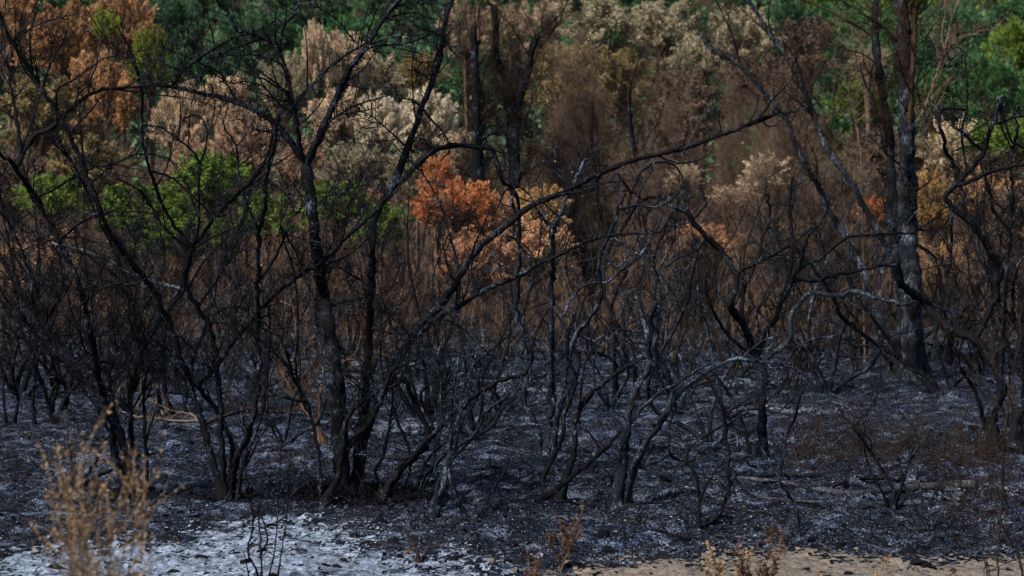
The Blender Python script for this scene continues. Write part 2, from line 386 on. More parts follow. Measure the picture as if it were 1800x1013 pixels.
def traced(name, label, cat, base_px, stems, mat_='char', style='thorn', dens=1.0, spread=.35, seed=0, group=None, minh=.35, size=1.0, kink=1.0, mats=None, back=0.0, wmul=1.0):
    """stems: list of (w0, w1, [(x,y)...]) widths in photo pixels; first point near the base or an earlier stem"""
    rng = np.random.default_rng(1000 + seed); B, d0 = ground_at(*base_px); root = thing(name, label, cat, B, group)
    done = []; mains = []
    for si, (w0, w1, pts) in enumerate(stems):
        pts = np.array(pts, float); start = pts[0]
        if done:
            allp = np.concatenate([q[0] for q in done]); dd = np.linalg.norm(allp - start, axis=1); j = int(np.argmin(dd))
            near = dd[j]; alld = np.concatenate([q[1] for q in done])
        is_branch = bool(done) and near < 14 and abs(start[1] - base_px[1]) > 22
        L = np.linalg.norm(np.diff(pts, axis=0), axis=1).sum()
        px = smooth_path(pts, 8.0); n = len(px); tt = np.linspace(0, 1, n)
        if is_branch:
            ds = float(alld[j]); px[0] = allp[j]
        else:
            ds = d0 + rng.uniform(-.12, .12) if len(done) else d0
            if abs(start[1] - base_px[1]) < 45: ds = ground_at(*start)[1]
            elif done and near < 60: ds = float(alld[j])
        drift = rng.uniform(-spread, spread) * L / F * d0 + back * L / F * d0
        wob = np.interp(tt * 5, np.arange(6), np.concatenate([[0], rng.normal(0, .045, 5)])) * L / F * d0
        dep = ds + drift * tt ** 1.2 + wob
        jit = rng.normal(0, (.8 if style == 'thorn' else 1.35) * kink, (n, 2)); jit[0] = 0; jit[-1] = 0; px = px + jit * np.clip(w0 / 12, .4, 1)
        C = np.array([P(x, y, d) for (x, y), d in zip(px, dep)])
        R = (w0 + (w1 - w0) * tt ** .85) * .5 * .80 * wmul * dep / F
        if not is_branch and abs(start[1] - base_px[1]) < 45:      # root flare and footing
            C[0, 2] = gh(C[0, 0], C[0, 1]) - .05; R = R * (1 + .85 * np.exp(-np.arange(n) / 1.5))
        S = 10 if w0 > 14 else (8 if w0 > 7 else 6)
        mm = M[(mats or {}).get(si, mat_)]
        kind = 'branch' if is_branch else ('trunk' if w0 >= 22 else 'stem')
        R = R * (1 + rng.normal(0, .07, n)); me = limb_mesh(kind, C - B, R, S, mm, rng, .17); part(kind, me, root)
        done.append((px, dep)); mains.append((C, R))
    if dens > 0:
        vf = twig_set(mains, rng, style, dens, B, minh, size)
        if vf: part('twigs', mesh_np('twigs', vf[0] - B, vf[1], M['char_brown' if mat_ == 'cracked' else mat_], smooth=False), root, stuff=True)
    return root

# ================================================================== GROUND
def axis(lo, hi, dlo, dhi, fine, n_out):
    mid = np.arange(dlo, dhi, fine); a = dlo - np.geomspace(.05, dlo - lo, n_out)[::-1]; b = dhi + np.geomspace(.01, hi - dhi, n_out)
    return np.concatenate([a, mid, b])
yy = [10.5]
while yy[-1] < 47: yy.append(yy[-1] + .014 + .0036 * (yy[-1] - 9))
# rows widen with distance
ys = np.concatenate([np.linspace(-30, 10.2, 25), yy, 47.2 + np.geomspace(.3, 330, 70)])
xs = axis(-220, 220, -5.2, 5.2, .037, 38)
X, Y = np.meshgrid(xs, ys); Z = gh(X, Y, True)
nY, nX = X.shape; idx = np.arange(nX * nY).reshape(nY, nX)
Fq = np.stack([idx[:-1, :-1], idx[:-1, 1:], idx[1:, 1:], idx[1:, :-1]], -1).reshape(-1, 4)
g = part('ground', mesh_np('ground', np.stack([X, Y, Z], -1).reshape(-1, 3), Fq, M['ground'])); g['kind'] = 'structure'

def sheet(name, kind, mask, m, x0, x1, y0, y1, c, lift, label=None):
    xs = np.arange(x0, x1, c); ys = np.arange(y0, y1, c * 1.6); X, Y = np.meshgrid(xs, ys)
    Z = gh(X, Y, True) + lift; nY, nX = X.shape; idx = np.arange(nX * nY).reshape(nY, nX)
    f = np.stack([idx[:-1, :-1], idx[:-1, 1:], idx[1:, 1:], idx[1:, :-1]], -1)
    keep = mask(X[:-1, :-1], Y[:-1, :-1]); f = f[keep]
    used = np.unique(f); re = np.zeros(nX * nY, int); re[used] = np.arange(len(used))
    V = np.stack([X, Y, Z], -1).reshape(-1, 3)[used]
    o = part(name, mesh_np(name, V, re[f], m)); o['kind'] = kind
    if label: o['label'] = label
    return o
def px_of(X, Y, z=0.0):
    dy = Y; dz = z - CAM[2]; fw = dy * math.cos(PITCH) - dz * math.sin(PITCH); u = dy * math.sin(PITCH) + dz * math.cos(PITCH)
    return CX + F * X / fw, CY - F * u / fw
def fine_rag(X, Y): return .8 * vn(X * 9, Y * 4, 8) + 1.0 * vn(X * 30, Y * 14, 9) + 1.2 * vn(X * 70, Y * 34, 10)
def ragged(X, Y): return 1.0 * vn(X * 1.7, Y * 1.4, 7) + .9 * vn(X * 6, Y * 4, 8) + .9 * vn(X * 17, Y * 12, 9) + .7 * vn(X * 40, Y * 30, 10)
# ash bed: centre about x -1.6, from 14 m to 16.9 m ; two small beds farther back
def ash_mask(X, Y):
    a = 1 - np.abs((X + 1.85) / 1.75) ** 2.5 - np.abs((Y - 15.0) / 1.75) ** 2.5
    b = 1 - ((X + 1.6) / .75) ** 2 - ((Y - 16.6) / 1.3) ** 2
    return np.minimum(np.maximum(a, b), .8) * 1.1 + ragged(X, Y) * .8 + fine_rag(X, Y) * .95 > .36
sheet('ash_bed', 'stuff', ash_mask, M['ash'], -5.0, 1.5, 12.4, 19.0, .017, .006, 'pale blue white ash bed at the front left')
def thin_ash(X, Y):
    a = np.full_like(X, -9.0)
    for sx, sy, rx, ry, k in [(-.05, 28.6, .95, 1.1, .9), (1.0, 27.3, .9, .6, .7), (3.55, 26.9, .8, .5, .7), (-1.2, 24.5, .8, .6, .4), (-2.2, 29.5, 1.2, 1.2, .6), (2.3, 23.3, .7, .5, .6), (.05, 20.6, .5, .35, .5), (3.5, 19.2, .9, .35, .5), (3.3, 30.5, 1.2, .6, .5), (-2.4, 33, 1.6, 1.2, .6), (-.8, 31, .8, .8, .5)]:
        a = np.maximum(a, k * .6 - ((X - sx) / rx) ** 2 * .6 - ((Y - sy) / ry) ** 2 * .6 + ragged(X, Y) * 1.5 + fine_rag(X, Y) * 1.2 - .25)
    return a > .45
sheet('ash_drift', 'stuff', thin_ash, M['thin_ash'], -5.0, 5.0, 18.0, 35, .020, .006, 'thin broken drifts of pale ash farther back')
def sand_mask(X, Y):
    edge = 16.25 + .3 * vn(X * .8, Y, 11) - np.clip(1.7 - X, 0, 9) * .85
    return (edge - Y) * 1.6 + ragged(X, Y) * .35 + fine_rag(X, Y) * .9 > 0
s = sheet('path', 'structure', sand_mask, M['sand'], .0, 5.2, 11.0, 17.2, .028, .012)

# litter on the burnt ground
def scatter(name, label, m, n, size, rng, yr=(13.0, 40.0), flat=.5, filt=None, lump=False):
    v = rng.random(n); Yc = 1 / (1 / yr[0] + v * (1 / yr[1] - 1 / yr[0])); Xc = rng.uniform(-.25, .25, n) * Yc
    if filt is not None: k = filt(Xc, Yc, rng); Xc = Xc[k]; Yc = Yc[k]; n = len(Xc)
    Zc = gh(Xc, Yc, True); s = rng.gamma(2.0, size / 2, n)
    if lump:
        base = np.array([[1, 0, 0], [.5, .8, 0], [-.5, .85, 0], [-1, 0, 0], [-.5, -.85, 0], [.5, -.8, 0], [.55, 0, .8], [-.3, .5, .85], [-.3, -.45, .75]])
        f = np.array([[0, 1, 6], [1, 2, 7], [1, 7, 6], [2, 3, 7], [3, 4, 8], [3, 8, 7], [4, 5, 8], [5, 0, 6], [5, 6, 8], [6, 7, 8]]); base[:, 2] -= .15
    else:
        base = np.array([[1, 0, 0], [-.4, .9, 0], [-.5, -.8, 0], [0, 0, 1.0], [0, 0, -.4]]); f = np.array([[0, 1, 3], [1, 2, 3], [2, 0, 3]])
    nb = len(base); V = base[None] * (1 + rng.normal(0, .3, (n, nb, 3))) + rng.normal(0, .08, (n, nb, 3)); V[:, :, 2] *= flat
    a = rng.uniform(0, 6.28, n); ca, sa = np.cos(a), np.sin(a)
    Vx = V[..., 0] * ca[:, None] - V[..., 1] * sa[:, None]; Vy = V[..., 0] * sa[:, None] + V[..., 1] * ca[:, None]
    V = np.stack([Vx, Vy, V[..., 2]], -1) * s[:, None, None] + np.stack([Xc, Yc, Zc], -1)[:, None]
    Fc = (f[None] + (np.arange(n) * nb)[:, None, None]).reshape(-1, 3)
    o = part(name, mesh_np(name, V.reshape(-1, 3), Fc, m, smooth=False)); o['kind'] = 'stuff'; o['label'] = label; return o
rg = np.random.default_rng(5)
scatter('charcoal_litter', 'black charcoal crumbs and clods strewn over the burnt ground', M['chip_dark'], 32000, .0095, rg, flat=.55)
scatter('burnt_clods', 'black burnt clods and crust pieces on the ground', M['chip_dark'], 2200, .022, rg, yr=(15.0, 38), flat=.6, lump=True)
scatter('ash_flakes', 'small pale ash flakes strewn over the burnt ground', M['chip_ash'], 13000, .0055, rg, flat=.25, filt=lambda x, y, r: vn(x * .9, y * .7, 12) + r.uniform(-.3, .3, len(x)) > 0)
scatter('straw_crumbs', 'pale straw crumbs along the front strip', chip('straw crumbs', (.04, .03, .025), (.2, .16, .12)), 16000, .006, rg, yr=(12.5, 17.2), flat=.4, filt=lambda x, y, r: (x > .2) & (y < 16.7 + r.normal(0, .35, len(x)) - np.clip(1.7 - x, 0, 9) * .85))
scatter('charcoal_crumbs', 'charcoal crumbs spilled over the front strip', M['chip_dark'], 6000, .008, rg, yr=(12.5, 17.0), flat=.5, filt=lambda x, y, r: x > .0)
scatter('leaf_litter', 'singed brown leaf scraps lying in patches on the burnt ground', M['chip_brown'], 9000, .007, rg, flat=.4, filt=lambda x, y, r: vn(x * .7, y * .5, 13) + r.uniform(-.1, .1, len(x)) > .08)
def sticks(n, Lg, r0, r1, name, label, m, yr):
    v = rg.random(n); Yc = 1 / (1 / yr[0] + v * (1 / yr[1] - 1 / yr[0])); Xc = rg.uniform(-.24, .24, n) * Yc
    o_ = np.stack([Xc, Yc, gh(Xc, Yc, True)], -1); a = rg.uniform(0, 6.28, n)
    c_ = grow(o_, np.stack([np.cos(a), np.sin(a), 0 * a], -1), rg.gamma(3, Lg / 3, n), rg, 7, (0, 12), 0.0, .2)
    c_[..., 2] = gh(c_[..., 0], c_[..., 1], True) + .012 + rg.gamma(1.5, .012, c_.shape[:2]); vf = tubes(c_, rg.uniform(r0, r1, n)[:, None] * np.linspace(1, .4, 7)[None], 5)
    o = part(name, mesh_np(name, vf[0], vf[1], m)); o['kind'] = 'stuff'; o['label'] = label
sticks(220, .45, .004, .010, 'fallen_sticks', 'charred sticks scattered over the burnt ground', M['char'], (17.0, 36))
sticks(90, .4, .004, .009, 'grey_sticks', 'greyish bare sticks scattered over the burnt ground', M['log'], (14.5, 34))
n = 2000; v = rg.random(n); Yc = 1 / (1 / 13.5 + v * (1 / 40 - 1 / 13.5)); Xc = rg.uniform(-.24, .24, n) * Yc
o_ = np.stack([Xc, Yc, gh(Xc, Yc, True) + .006], -1); a = rg.uniform(0, 6.28, n)
c_ = grow(o_, np.stack([np.cos(a), np.sin(a), 0 * a], -1), rg.gamma(2, .09, n), rg, 5, (0, 12), 0.0, .22)
c_[..., 2] = gh(c_[..., 0], c_[..., 1], True) + .006
vf = tubes(c_, rg.uniform(.002, .006, n)[:, None] * np.linspace(1, .5, 5)[None], 4)
o = part('twig_litter', mesh_np('twig_litter', vf[0], vf[1], M['char_grey'])); o['kind'] = 'stuff'; o['label'] = 'burnt twigs lying loose on the ash'

# ================================================================== BACKGROUND TREES
def crown_proto(kind, seed, nleaf, squash=1.0):
    rng = np.random.default_rng(seed)
    M_ = {'feather': 95, 'leafy': 85, 'pine': 80, 'sparse': 60}[kind]
    d = unit(rng.normal(size=(M_, 3))); d[:, 2] = np.where(d[:, 2] < -.5, -d[:, 2], d[:, 2])
    r = rng.uniform(.35, 1.0, M_) ** .6; lump = 1 + .22 * np.sin(d[:, 0] * 3 + seed) * np.cos(d[:, 2] * 4 + seed * 1.7)
    c = d * (r * lump)[:, None] * .85
    cs = rng.uniform(.12, .27, M_)
    i = rng.choice(M_, nleaf, p=cs ** 2 / np.sum(cs ** 2)); g_ = rng.normal(size=(nleaf, 3)) * .5
    up_ = {'feather': 1.0, 'pine': .55, 'leafy': .5, 'sparse': .3}[kind]
    pl = unit(d + np.array([0, 0, up_]) + rng.normal(0, .35, (M_, 3)))          # every clump is a spray with a tip of its own
    sl = rng.random(nleaf) ** .8; len_ = (cs * rng.uniform(1.3, 2.7, M_))[i]; wid = (cs * .62)[i] * (1.05 - sl) ** .8
    p = c[i] + pl[i] * ((sl - .45) * len_)[:, None] + g_ * wid[:, None]
    if kind == 'feather': ax = unit(d[i] * .6 + np.array([0, 0, 1.0]) + rng.normal(0, .45, (nleaf, 3))); L = rng.uniform(.05, .13, nleaf); Wd = L * .30
    elif kind == 'pine': ax = unit(g_ + d[i] * .7 + np.array([0, 0, .35]) + rng.normal(0, .35, (nleaf, 3))); L = rng.uniform(.06, .12, nleaf); Wd = L * .30
    elif kind == 'leafy': ax = unit(rng.normal(size=(nleaf, 3)) + np.array([0, 0, .2])); L = rng.uniform(.04, .085, nleaf); Wd = L * .55
    else: ax = unit(rng.normal(size=(nleaf, 3)) + np.array([0, 0, -.3])); L = rng.uniform(.03, .065, nleaf); Wd = L * .5
    side = unit(np.cross(ax, unit(rng.normal(size=(nleaf, 3)))))
    nr = np.cross(ax, side)
    V = np.stack([p, p + ax * (L * .5)[:, None] + side * Wd[:, None] * .5 + nr * (L * .08)[:, None], p + ax * L[:, None], p + ax * (L * .5)[:, None] - side * Wd[:, None] * .5 + nr * (L * .08)[:, None]], 1)
    Fc = np.arange(nleaf * 4).reshape(-1, 4)
    me = mesh_np('crown_' + kind, V.reshape(-1, 3), Fc, M['char'], smooth=False)
    # limbs reaching the clumps from below
    k = 6; org = np.zeros((M_, 3)); org[:, 2] = rng.uniform(-1.0, -.3, M_); tip = c * rng.uniform(.9, 1.3, (M_, 1))
    t = np.linspace(0, 1, k)[None, :, None]
    mid = (org + tip) / 2 + rng.normal(0, .1, (M_, 3)); mid[:, 2] = org[:, 2] * .35 + tip[:, 2] * .65 * .6 + mid[:, 2] * .2
    Cb = org[:, None] * (1 - t) ** 2 + 2 * mid[:, None] * t * (1 - t) + tip[:, None] * t ** 2 + rng.normal(0, .015, (M_, k, 3))
    vb = tubes(Cb, np.repeat(np.linspace(.02, .005, k)[None], M_, 0) * rng.uniform(.5, 1.3, M_)[:, None], 4)
    bm_ = mesh_np('limbs', vb[0], vb[1], M['thicket'])
    return me, bm_
CP = {'feather': [crown_proto('feather', s, 15000) for s in (1, 2, 3, 4)],
      'leafy': [crown_proto('leafy', s, 13000) for s in (11, 12, 13)],
      'pine': [crown_proto('pine', s, 15000) for s in (21, 22, 23)],
      'sparse': [crown_proto('sparse', s, 3000) for s in (31, 32)]}
def trunk_proto(seed, forks=3):
    rng = np.random.default_rng(seed); L = []
    for f in range(forks):
        a = rng.uniform(0, 6.28); C = np.zeros((1, 7, 3)); h = np.linspace(0, 1, 7)
        C[0, :, 2] = h; C[0, :, 0] = np.cos(a) * .05 * h ** 1.3 + rng.normal(0, .008, 7); C[0, :, 1] = np.sin(a) * .05 * h ** 1.3
        L.append(tubes(C, np.linspace(.03, .011, 7)[None] * rng.uniform(.8, 1.2), 6))
    V, Fq = joinVF(L); V[:, 2] -= .0; return mesh_np('trunk', V, Fq, M['char_brown'])
TP = [trunk_proto(s) for s in (1, 2, 3)]
tree_ct = [0]
protos = {}
def bg_tree(name, label, cat, x, y, rx, ry, d, kind, lm, group, wood='thicket'):
    """crown centre at photo point (x,y) placed d metres off, half-sizes rx, ry in photo pixels"""
    i = tree_ct[0]; tree_ct[0] += 1
    c = P(x, y, d); Rx = rx / F * d; Rz = ry / F * d; gz = float(gh(c[0], c[1]))
    base = np.array([c[0], c[1], gz - .05]); h = max(c[2] - gz, .35 * Rz)
    root = thing(name, label, cat, base, group)
    me, lb = CP[kind][i % len(CP[kind])]
    cr = bpy.data.objects.new('crown', me); link(cr, root); cr.location = (0, 0, h); cr.scale = (Rx, (Rx + Rz) * .5, Rz)
    cr.rotation_euler.z = (i * 2.4) % 6.28
    cr.material_slots[0].link = 'OBJECT'; cr.material_slots[0].material = LM[lm]; cr['kind'] = 'stuff'
    li = bpy.data.objects.new('limbs', lb); link(li, root); li.location = (0, 0, h); li.scale = cr.scale; li.rotation_euler.z = cr.rotation_euler.z
    li.material_slots[0].link = 'OBJECT'; li.material_slots[0].material = M[wood]
    tr = bpy.data.objects.new('trunk', TP[i % 3]); link(tr, root); w = max(Rx * 1.3, h * .6); tr.scale = (w, w, h)
    tr.material_slots[0].link = 'OBJECT'; tr.material_slots[0].material = M[wood]
    return root

GB = 'dead and scorched trees behind the burnt clearing'; GF = 'green pines on the far hillside'
T = [
 # x, y, rx, ry, d, kind, leaf, label
 (20, 60, 100, 90, 58, 'feather', 'orange_brown', 'orange brown scorched tree in the top left corner'),
 (125, 95, 75, 90, 60, 'feather', 'orange_brown', 'scorched brown tree second from the top left corner'),
 (215, 60, 62, 85, 62, 'feather', 'orange_brown', 'tall orange tinted dead tree beside the yellow green one'),
 (65, 215, 105, 95, 52, 'leafy', 'olive', 'olive brown bush below the corner tree behind the leftmost stems'),
 (175, 190, 90, 90, 54, 'feather', 'orange_brown', 'broad orange brown tree left of the yellow green sapling'),
 (264, 115, 24, 85, 54, 'leafy', 'yellow_green', 'narrow yellow green sapling among the scorched orange trees'),
 (186, 48, 26, 34, 59, 'feather', 'yellow_green', 'small yellow green crown between two orange brown trees'),
 (150, 300, 110, 70, 47, 'leafy', 'olive', 'low olive bush low behind the long leaning stems'),
 (20, 330, 90, 80, 46, 'leafy', 'brown', 'dark brown bush at the left edge'),
 (320, 225, 55, 80, 52, 'feather', 'tan', 'tan dead bush behind the thorny left limb of the forked tree'),
 (392, 195, 72, 62, 55, 'feather', 'tan', 'tan dead tree with a rounded top behind the thorny forked tree'),
 (430, 265, 75, 70, 50, 'feather', 'pink_tan', 'pinkish brown dead bush left of the forked black trunk'),
 (340, 300, 60, 55, 48, 'feather', 'pink_tan', 'pinkish dead bush above the bright green undergrowth'),
 (558, 120, 34, 80, 58, 'feather', 'tan', 'tall pointed tan dead tree just above the fork of the black tree'),
 (612, 118, 42, 62, 59, 'feather', 'tan', 'tan dead tree with a rounded tip right of the pointed one'),
 (500, 160, 48, 60, 56, 'feather', 'grey_olive', 'grey olive tree left of the pointed tan tree'),
 (668, 150, 65, 60, 60, 'leafy', 'grey_olive', 'grey olive tree in front of the far green pines'),
 (740, 130, 50, 50, 61, 'leafy', 'olive', 'olive tree with an ochre tinge behind the thin black trunk'),
 (595, 215, 62, 60, 54, 'feather', 'tan', 'tan dead bush right of the fork of the black tree'),
 (672, 228, 52, 60, 50, 'feather', 'pale', 'pale straw coloured dead bush left of the slanting black trunk'),
 (752, 222, 62, 66, 51, 'feather', 'pale', 'large pale straw coloured bush crossed by the slanting black trunk'),
 (640, 310, 80, 60, 47, 'feather', 'grey_olive', 'grey green dead bush below the pale straw ones'),
 (735, 320, 66, 55, 46, 'feather', 'grey_olive', 'grey olive bush directly behind the slanting trunk'),
 (530, 300, 60, 55, 48, 'feather', 'pink_tan', 'pinkish tan bush behind the forked black trunk'),
 (812, 275, 55, 45, 50, 'feather', 'tan', 'low tan bush behind the arching black limb'),
 (1060, 70, 95, 78, 60, 'leafy', 'grey_olive', 'large olive tan tree touching the top edge at the centre'),
 (1165, 55, 75, 70, 62, 'leafy', 'grey_olive', 'straw tipped round tree right of the big olive tan tree'),
 (985, 150, 60, 85, 57, 'leafy', 'olive', 'olive tree just right of the charred forked trunks'),
 (1085, 150, 90, 70, 57, 'leafy', 'olive', 'brownish olive tree under the big olive tan tree'),
 (1235, 105, 60, 62, 58, 'leafy', 'grey_olive', 'straw tipped tree left of the leaning stems of the tall tree'),
 (1300, 70, 75, 70, 60, 'leafy', 'grey_olive', 'olive brown tree behind the thin upper leaning stem'),
 (1190, 200, 90, 85, 54, 'leafy', 'brown', 'dark brown dead tree in the thicket centre right'),
 (1340, 155, 95, 80, 56, 'leafy', 'brown', 'brown dead tree behind the leaning stems'),
 (1420, 90, 70, 70, 60, 'leafy', 'brown', 'brown dead tree top right of centre before the pines'),
 (1030, 270, 90, 85, 52, 'sparse', 'brown', 'nearly leafless brown tree in the middle of the thicket'),
 (1140, 320, 90, 75, 49, 'sparse', 'brown', 'nearly leafless brown shrub behind the long slanting limb'),
 (1400, 240, 90, 80, 52, 'sparse', 'brown', 'nearly leafless brown shrub behind the leaning stems'),
 (900, 60, 75, 75, 64, 'sparse', 'pink_tan', 'thin crowned grey brown tree above the charred forks'),
 (820, 60, 70, 80, 65, 'sparse', 'pink_tan', 'thin crowned tree left of the charred forks'),
 (970, 40, 50, 60, 66, 'sparse', 'tan', 'thin crowned tan tree right of the charred forks'),
 (1530, 110, 42, 40, 56, 'sparse', 'pink_tan', 'sparse pinkish crown between the leaning stem and tall trunk'),
 # low bright bushes
 (768, 315, 28, 46, 39.5, 'feather', 'rust', 'narrow bright rust orange bush tip under the arching limb'),
 (805, 365, 90, 52, 39, 'feather', 'rust', 'bright rust orange bush in the centre of the scene'),
 (885, 392, 66, 50, 39.3, 'feather', 'peach', 'paler orange tan bush right of the brightest one'),
 (950, 372, 56, 60, 40, 'leafy', 'ochre', 'ochre bush just right of the rust orange bushes'),
 (850, 465, 110, 66, 38.2, 'feather', 'peach', 'pinkish orange low bush below the rust orange bushes'),
 (945, 445, 80, 66, 39, 'leafy', 'peach', 'peach coloured low bush crossed by the long slanting limb'),
 (640, 352, 40, 26, 44, 'feather', 'pink_tan', 'small reddish dead bush left of the slanting trunk'),
 (1205, 310, 45, 34, 46, 'sparse', 'tan', 'small tan leafed sapling under the long slanting limb'),
 (1345, 305, 72, 46, 43, 'sparse', 'tan', 'coppery dead shrub with curled leaves right of the long limb'),
 (1300, 345, 60, 40, 42, 'sparse', 'pink_tan', 'pinkish dead shrub below the coppery one'),
 (1230, 425, 75, 40, 43, 'leafy', 'peach', 'low orange brown bush behind the knotted dark shrub'),
 (1330, 440, 75, 50, 42, 'sparse', 'ochre', 'low ochre bush behind the knotted dark shrub'),
 (1540, 378, 32, 36, 41, 'feather', 'rust', 'small orange bush just left of the tall ash streaked trunk'),
 (1630, 370, 42, 70, 43, 'feather', 'ochre', 'ochre dead bush just right of the tall ash streaked trunk'),
 (1665, 260, 55, 70, 46, 'sparse', 'tan', 'tan seeding shrub right of the tall trunk'),
 (1720, 350, 75, 75, 44, 'sparse', 'orange_brown', 'orange brown dead shrub behind the twisted right shrub'),
 (1790, 400, 60, 80, 43, 'leafy', 'brown', 'dark brown shrub at the right edge'),
 (1440, 430, 75, 60, 43, 'leafy', 'brown', 'dark brown bush behind the twin leaning stems'),
 (1660, 470, 90, 70, 41, 'sparse', 'orange_brown', 'low rusty shrub right behind the tall trunk'),
 (60, 470, 100, 70, 40, 'sparse', 'orange_brown', 'rusty low shrub behind the leftmost stems'),
 (190, 560, 80, 45, 38.5, 'sparse', 'ochre', 'ochre leaved low shrub glimpsed between the left stems'),
 # green
 (250, 375, 108, 72, 42, 'leafy', 'green', 'bright green leafy bush at left behind the crossing stems'),
 (370, 330, 90, 74, 43, 'leafy', 'green', 'bright green bush left of the forked black trunk'),
 (330, 415, 102, 54, 40.5, 'leafy', 'green', 'low bright green bush under the other green bushes'),
 (470, 385, 72, 60, 42, 'leafy', 'green', 'green bush immediately left of the forked black trunk'),
 (590, 365, 78, 57, 42, 'leafy', 'green', 'bright green bush between the forked trunk and slanting trunk'),
 (670, 395, 60, 48, 41, 'leafy', 'green', 'small green bush behind the slanting trunk'),
 (90, 350, 72, 60, 43, 'leafy', 'green', 'half hidden green bush near the left edge'),
 (1740, 170, 75, 75, 58, 'pine', 'pine', 'tufted young pine in the right of the picture'),
 (1640, 190, 70, 70, 60, 'pine', 'pine', 'green pine directly right of the tall trunk'),
 (1790, 110, 60, 90, 60, 'pine', 'green', 'bright green pine at the right edge'),
 (1505, 190, 65, 60, 59, 'pine', 'green', 'green pine seen left of the tall trunk'),
 (1700, 262, 75, 55, 52, 'leafy', 'green', 'green bush under the young pines right of the tall trunk'),
 (1785, 250, 60, 60, 51, 'leafy', 'green', 'green bush at the right edge over the twisted shrub'),
 (1625, 290, 70, 60, 50, 'leafy', 'olive', 'olive bush low behind the bare pale tree'),
 (1730, 310, 90, 50, 49, 'leafy', 'brown', 'brown bush filling the gap over the twisted shrub'),
 (1555, 270, 80, 60, 50, 'leafy', 'brown', 'brown bush filling the gap left of the tall trunk'),
 (1490, 310, 80, 60, 48, 'sparse', 'brown', 'thin brown shrub between the two leaning stems'),
 (1450, 240, 60, 45, 57, 'pine', 'pine', 'dark green pine behind the leaning stem'),
]
for x, y, rx, ry, d, k, lm, lab in T:
    nm = {'leafy': 'bush', 'feather': 'dead_tree', 'pine': 'pine_tree', 'sparse': 'dead_shrub'}[k]
    cat = {'leafy': 'bush', 'feather': 'tree', 'pine': 'pine tree', 'sparse': 'shrub'}[k]
    bg_tree(nm, lab, cat, x, y, rx, ry, d, k, lm, GB)
# far hillside: rows of pines
rt = np.random.default_rng(42)
row_names = {0: 'lowest', 1: 'second', 2: 'third', 3: 'upper', 4: 'topmost'}
cols = ['above the top left orange tree', 'above the yellow green sapling', 'above the thorny left limb', 'over the pointed tan tree', 'behind the grey olive trees', 'behind the charred forks', 'left of the big olive tan tree', 'above the big olive tan tree', 'right of the big olive tan tree', 'above the leaning stems', 'left of the tall trunk top', 'right of the tall trunk top', 'in the top right corner']
for r, (y0, d, ry) in enumerate([(150, 74, 84), (95, 82, 82), (40, 92, 76), (-15, 103, 72), (-60, 116, 66)]):
    for ci in range(13):
        x = -60 + ci * 152 + rt.uniform(-35, 35) + (r % 2) * 70; y = y0 + rt.uniform(-22, 22)
        right = x > 1430
        lm = rt.choice(['pine', 'pine', 'deep', 'green'] if right else ['pine', 'deep', 'pine', 'deep'])
        tone = {'pine': 'dark green', 'deep': 'blackish green', 'green': 'fresh green'}[lm]
        bg_tree('pine_tree', f'{tone} pine, {row_names[r]} hillside row, {cols[ci]}', 'pine tree', x, y, ry * rt.uniform(1.0, 1.45), ry * rt.uniform(.9, 1.2), d + rt.uniform(-3, 3), 'pine', str(lm), GF)
n_ = 34000; hy = rt.uniform(64, 132, n_); hx = rt.uniform(-.3, .3, n_) * hy; p_ = np.stack([hx, hy, gh(hx, hy) + rt.gamma(2, .3, n_)], -1)
ax = unit(rt.normal(size=(n_, 3)) + np.array([0, 0, .5])); sdv = unit(np.cross(ax, rt.normal(size=(n_, 3)))); L = rt.uniform(.15, .4, n_)[:, None]
V = np.stack([p_, p_ + ax * L * .5 + sdv * L * .25, p_ + ax * L, p_ + ax * L * .5 - sdv * L * .25], 1)
o = part('hillside_scrub', mesh_np('hillside_scrub', V.reshape(-1, 3), np.arange(n_ * 4).reshape(-1, 4), LM['deep'], smooth=False)); o['kind'] = 'stuff'; o['label'] = 'low dark green scrub covering the far hillside'
# charred forked trunks at the back centre
def far_trunk(label, px, w, d):
    pts = smooth_path(np.array(px, float), 8); C = np.array([P(x, y, d) for x, y in pts]); C[0, 2] = gh(C[0, 0], C[0, 1]) - .1
    B = np.array([C[0, 0], C[0, 1], float(gh(C[0, 0], C[0, 1]))]); root = thing('burnt_snag', label, 'dead tree', B, 'charred snags at the back of the thicket')
    rng = np.random.default_rng(int(px[0][0])); R = np.linspace(w * 1.2, w * .7, len(C)) / 2 / F * d
    part('trunk', limb_mesh('trunk', C - B, R, 9, M['char'], rng, .16), root)
    vf = twig_set([(C, R)], rng, 'fine', .55, B, 1.5, 2.0); part('twigs', mesh_np('twigs', vf[0] - B, vf[1], M['char_brown'], smooth=False), root, stuff=True)
far_trunk('charred thick snag with a blunt top, left of the three at the back', [(842, 330), (838, 240), (836, 150), (834, 90), (832, 48)], 17, 44.8)
far_trunk('charred curving snag with a forked head, middle of the three at the back', [(905, 330), (900, 250), (893, 150), (880, 118), (872, 90), (872, 45), (868, 12)], 16, 45.2)
far_trunk('charred snag leaning right, rightmost of the three at the back', [(905, 250), (915, 170), (928, 130), (934, 90), (945, 62)], 16, 45)
far_trunk('thin dark trunk rising in the brown thicket right of centre', [(1130, 420), (1125, 320), (1108, 220), (1106, 160)], 9, 44.5)
far_trunk('thin dark trunk in the middle of the brown thicket', [(1060, 420), (1050, 330), (1040, 240), (1042, 180)], 8, 44)

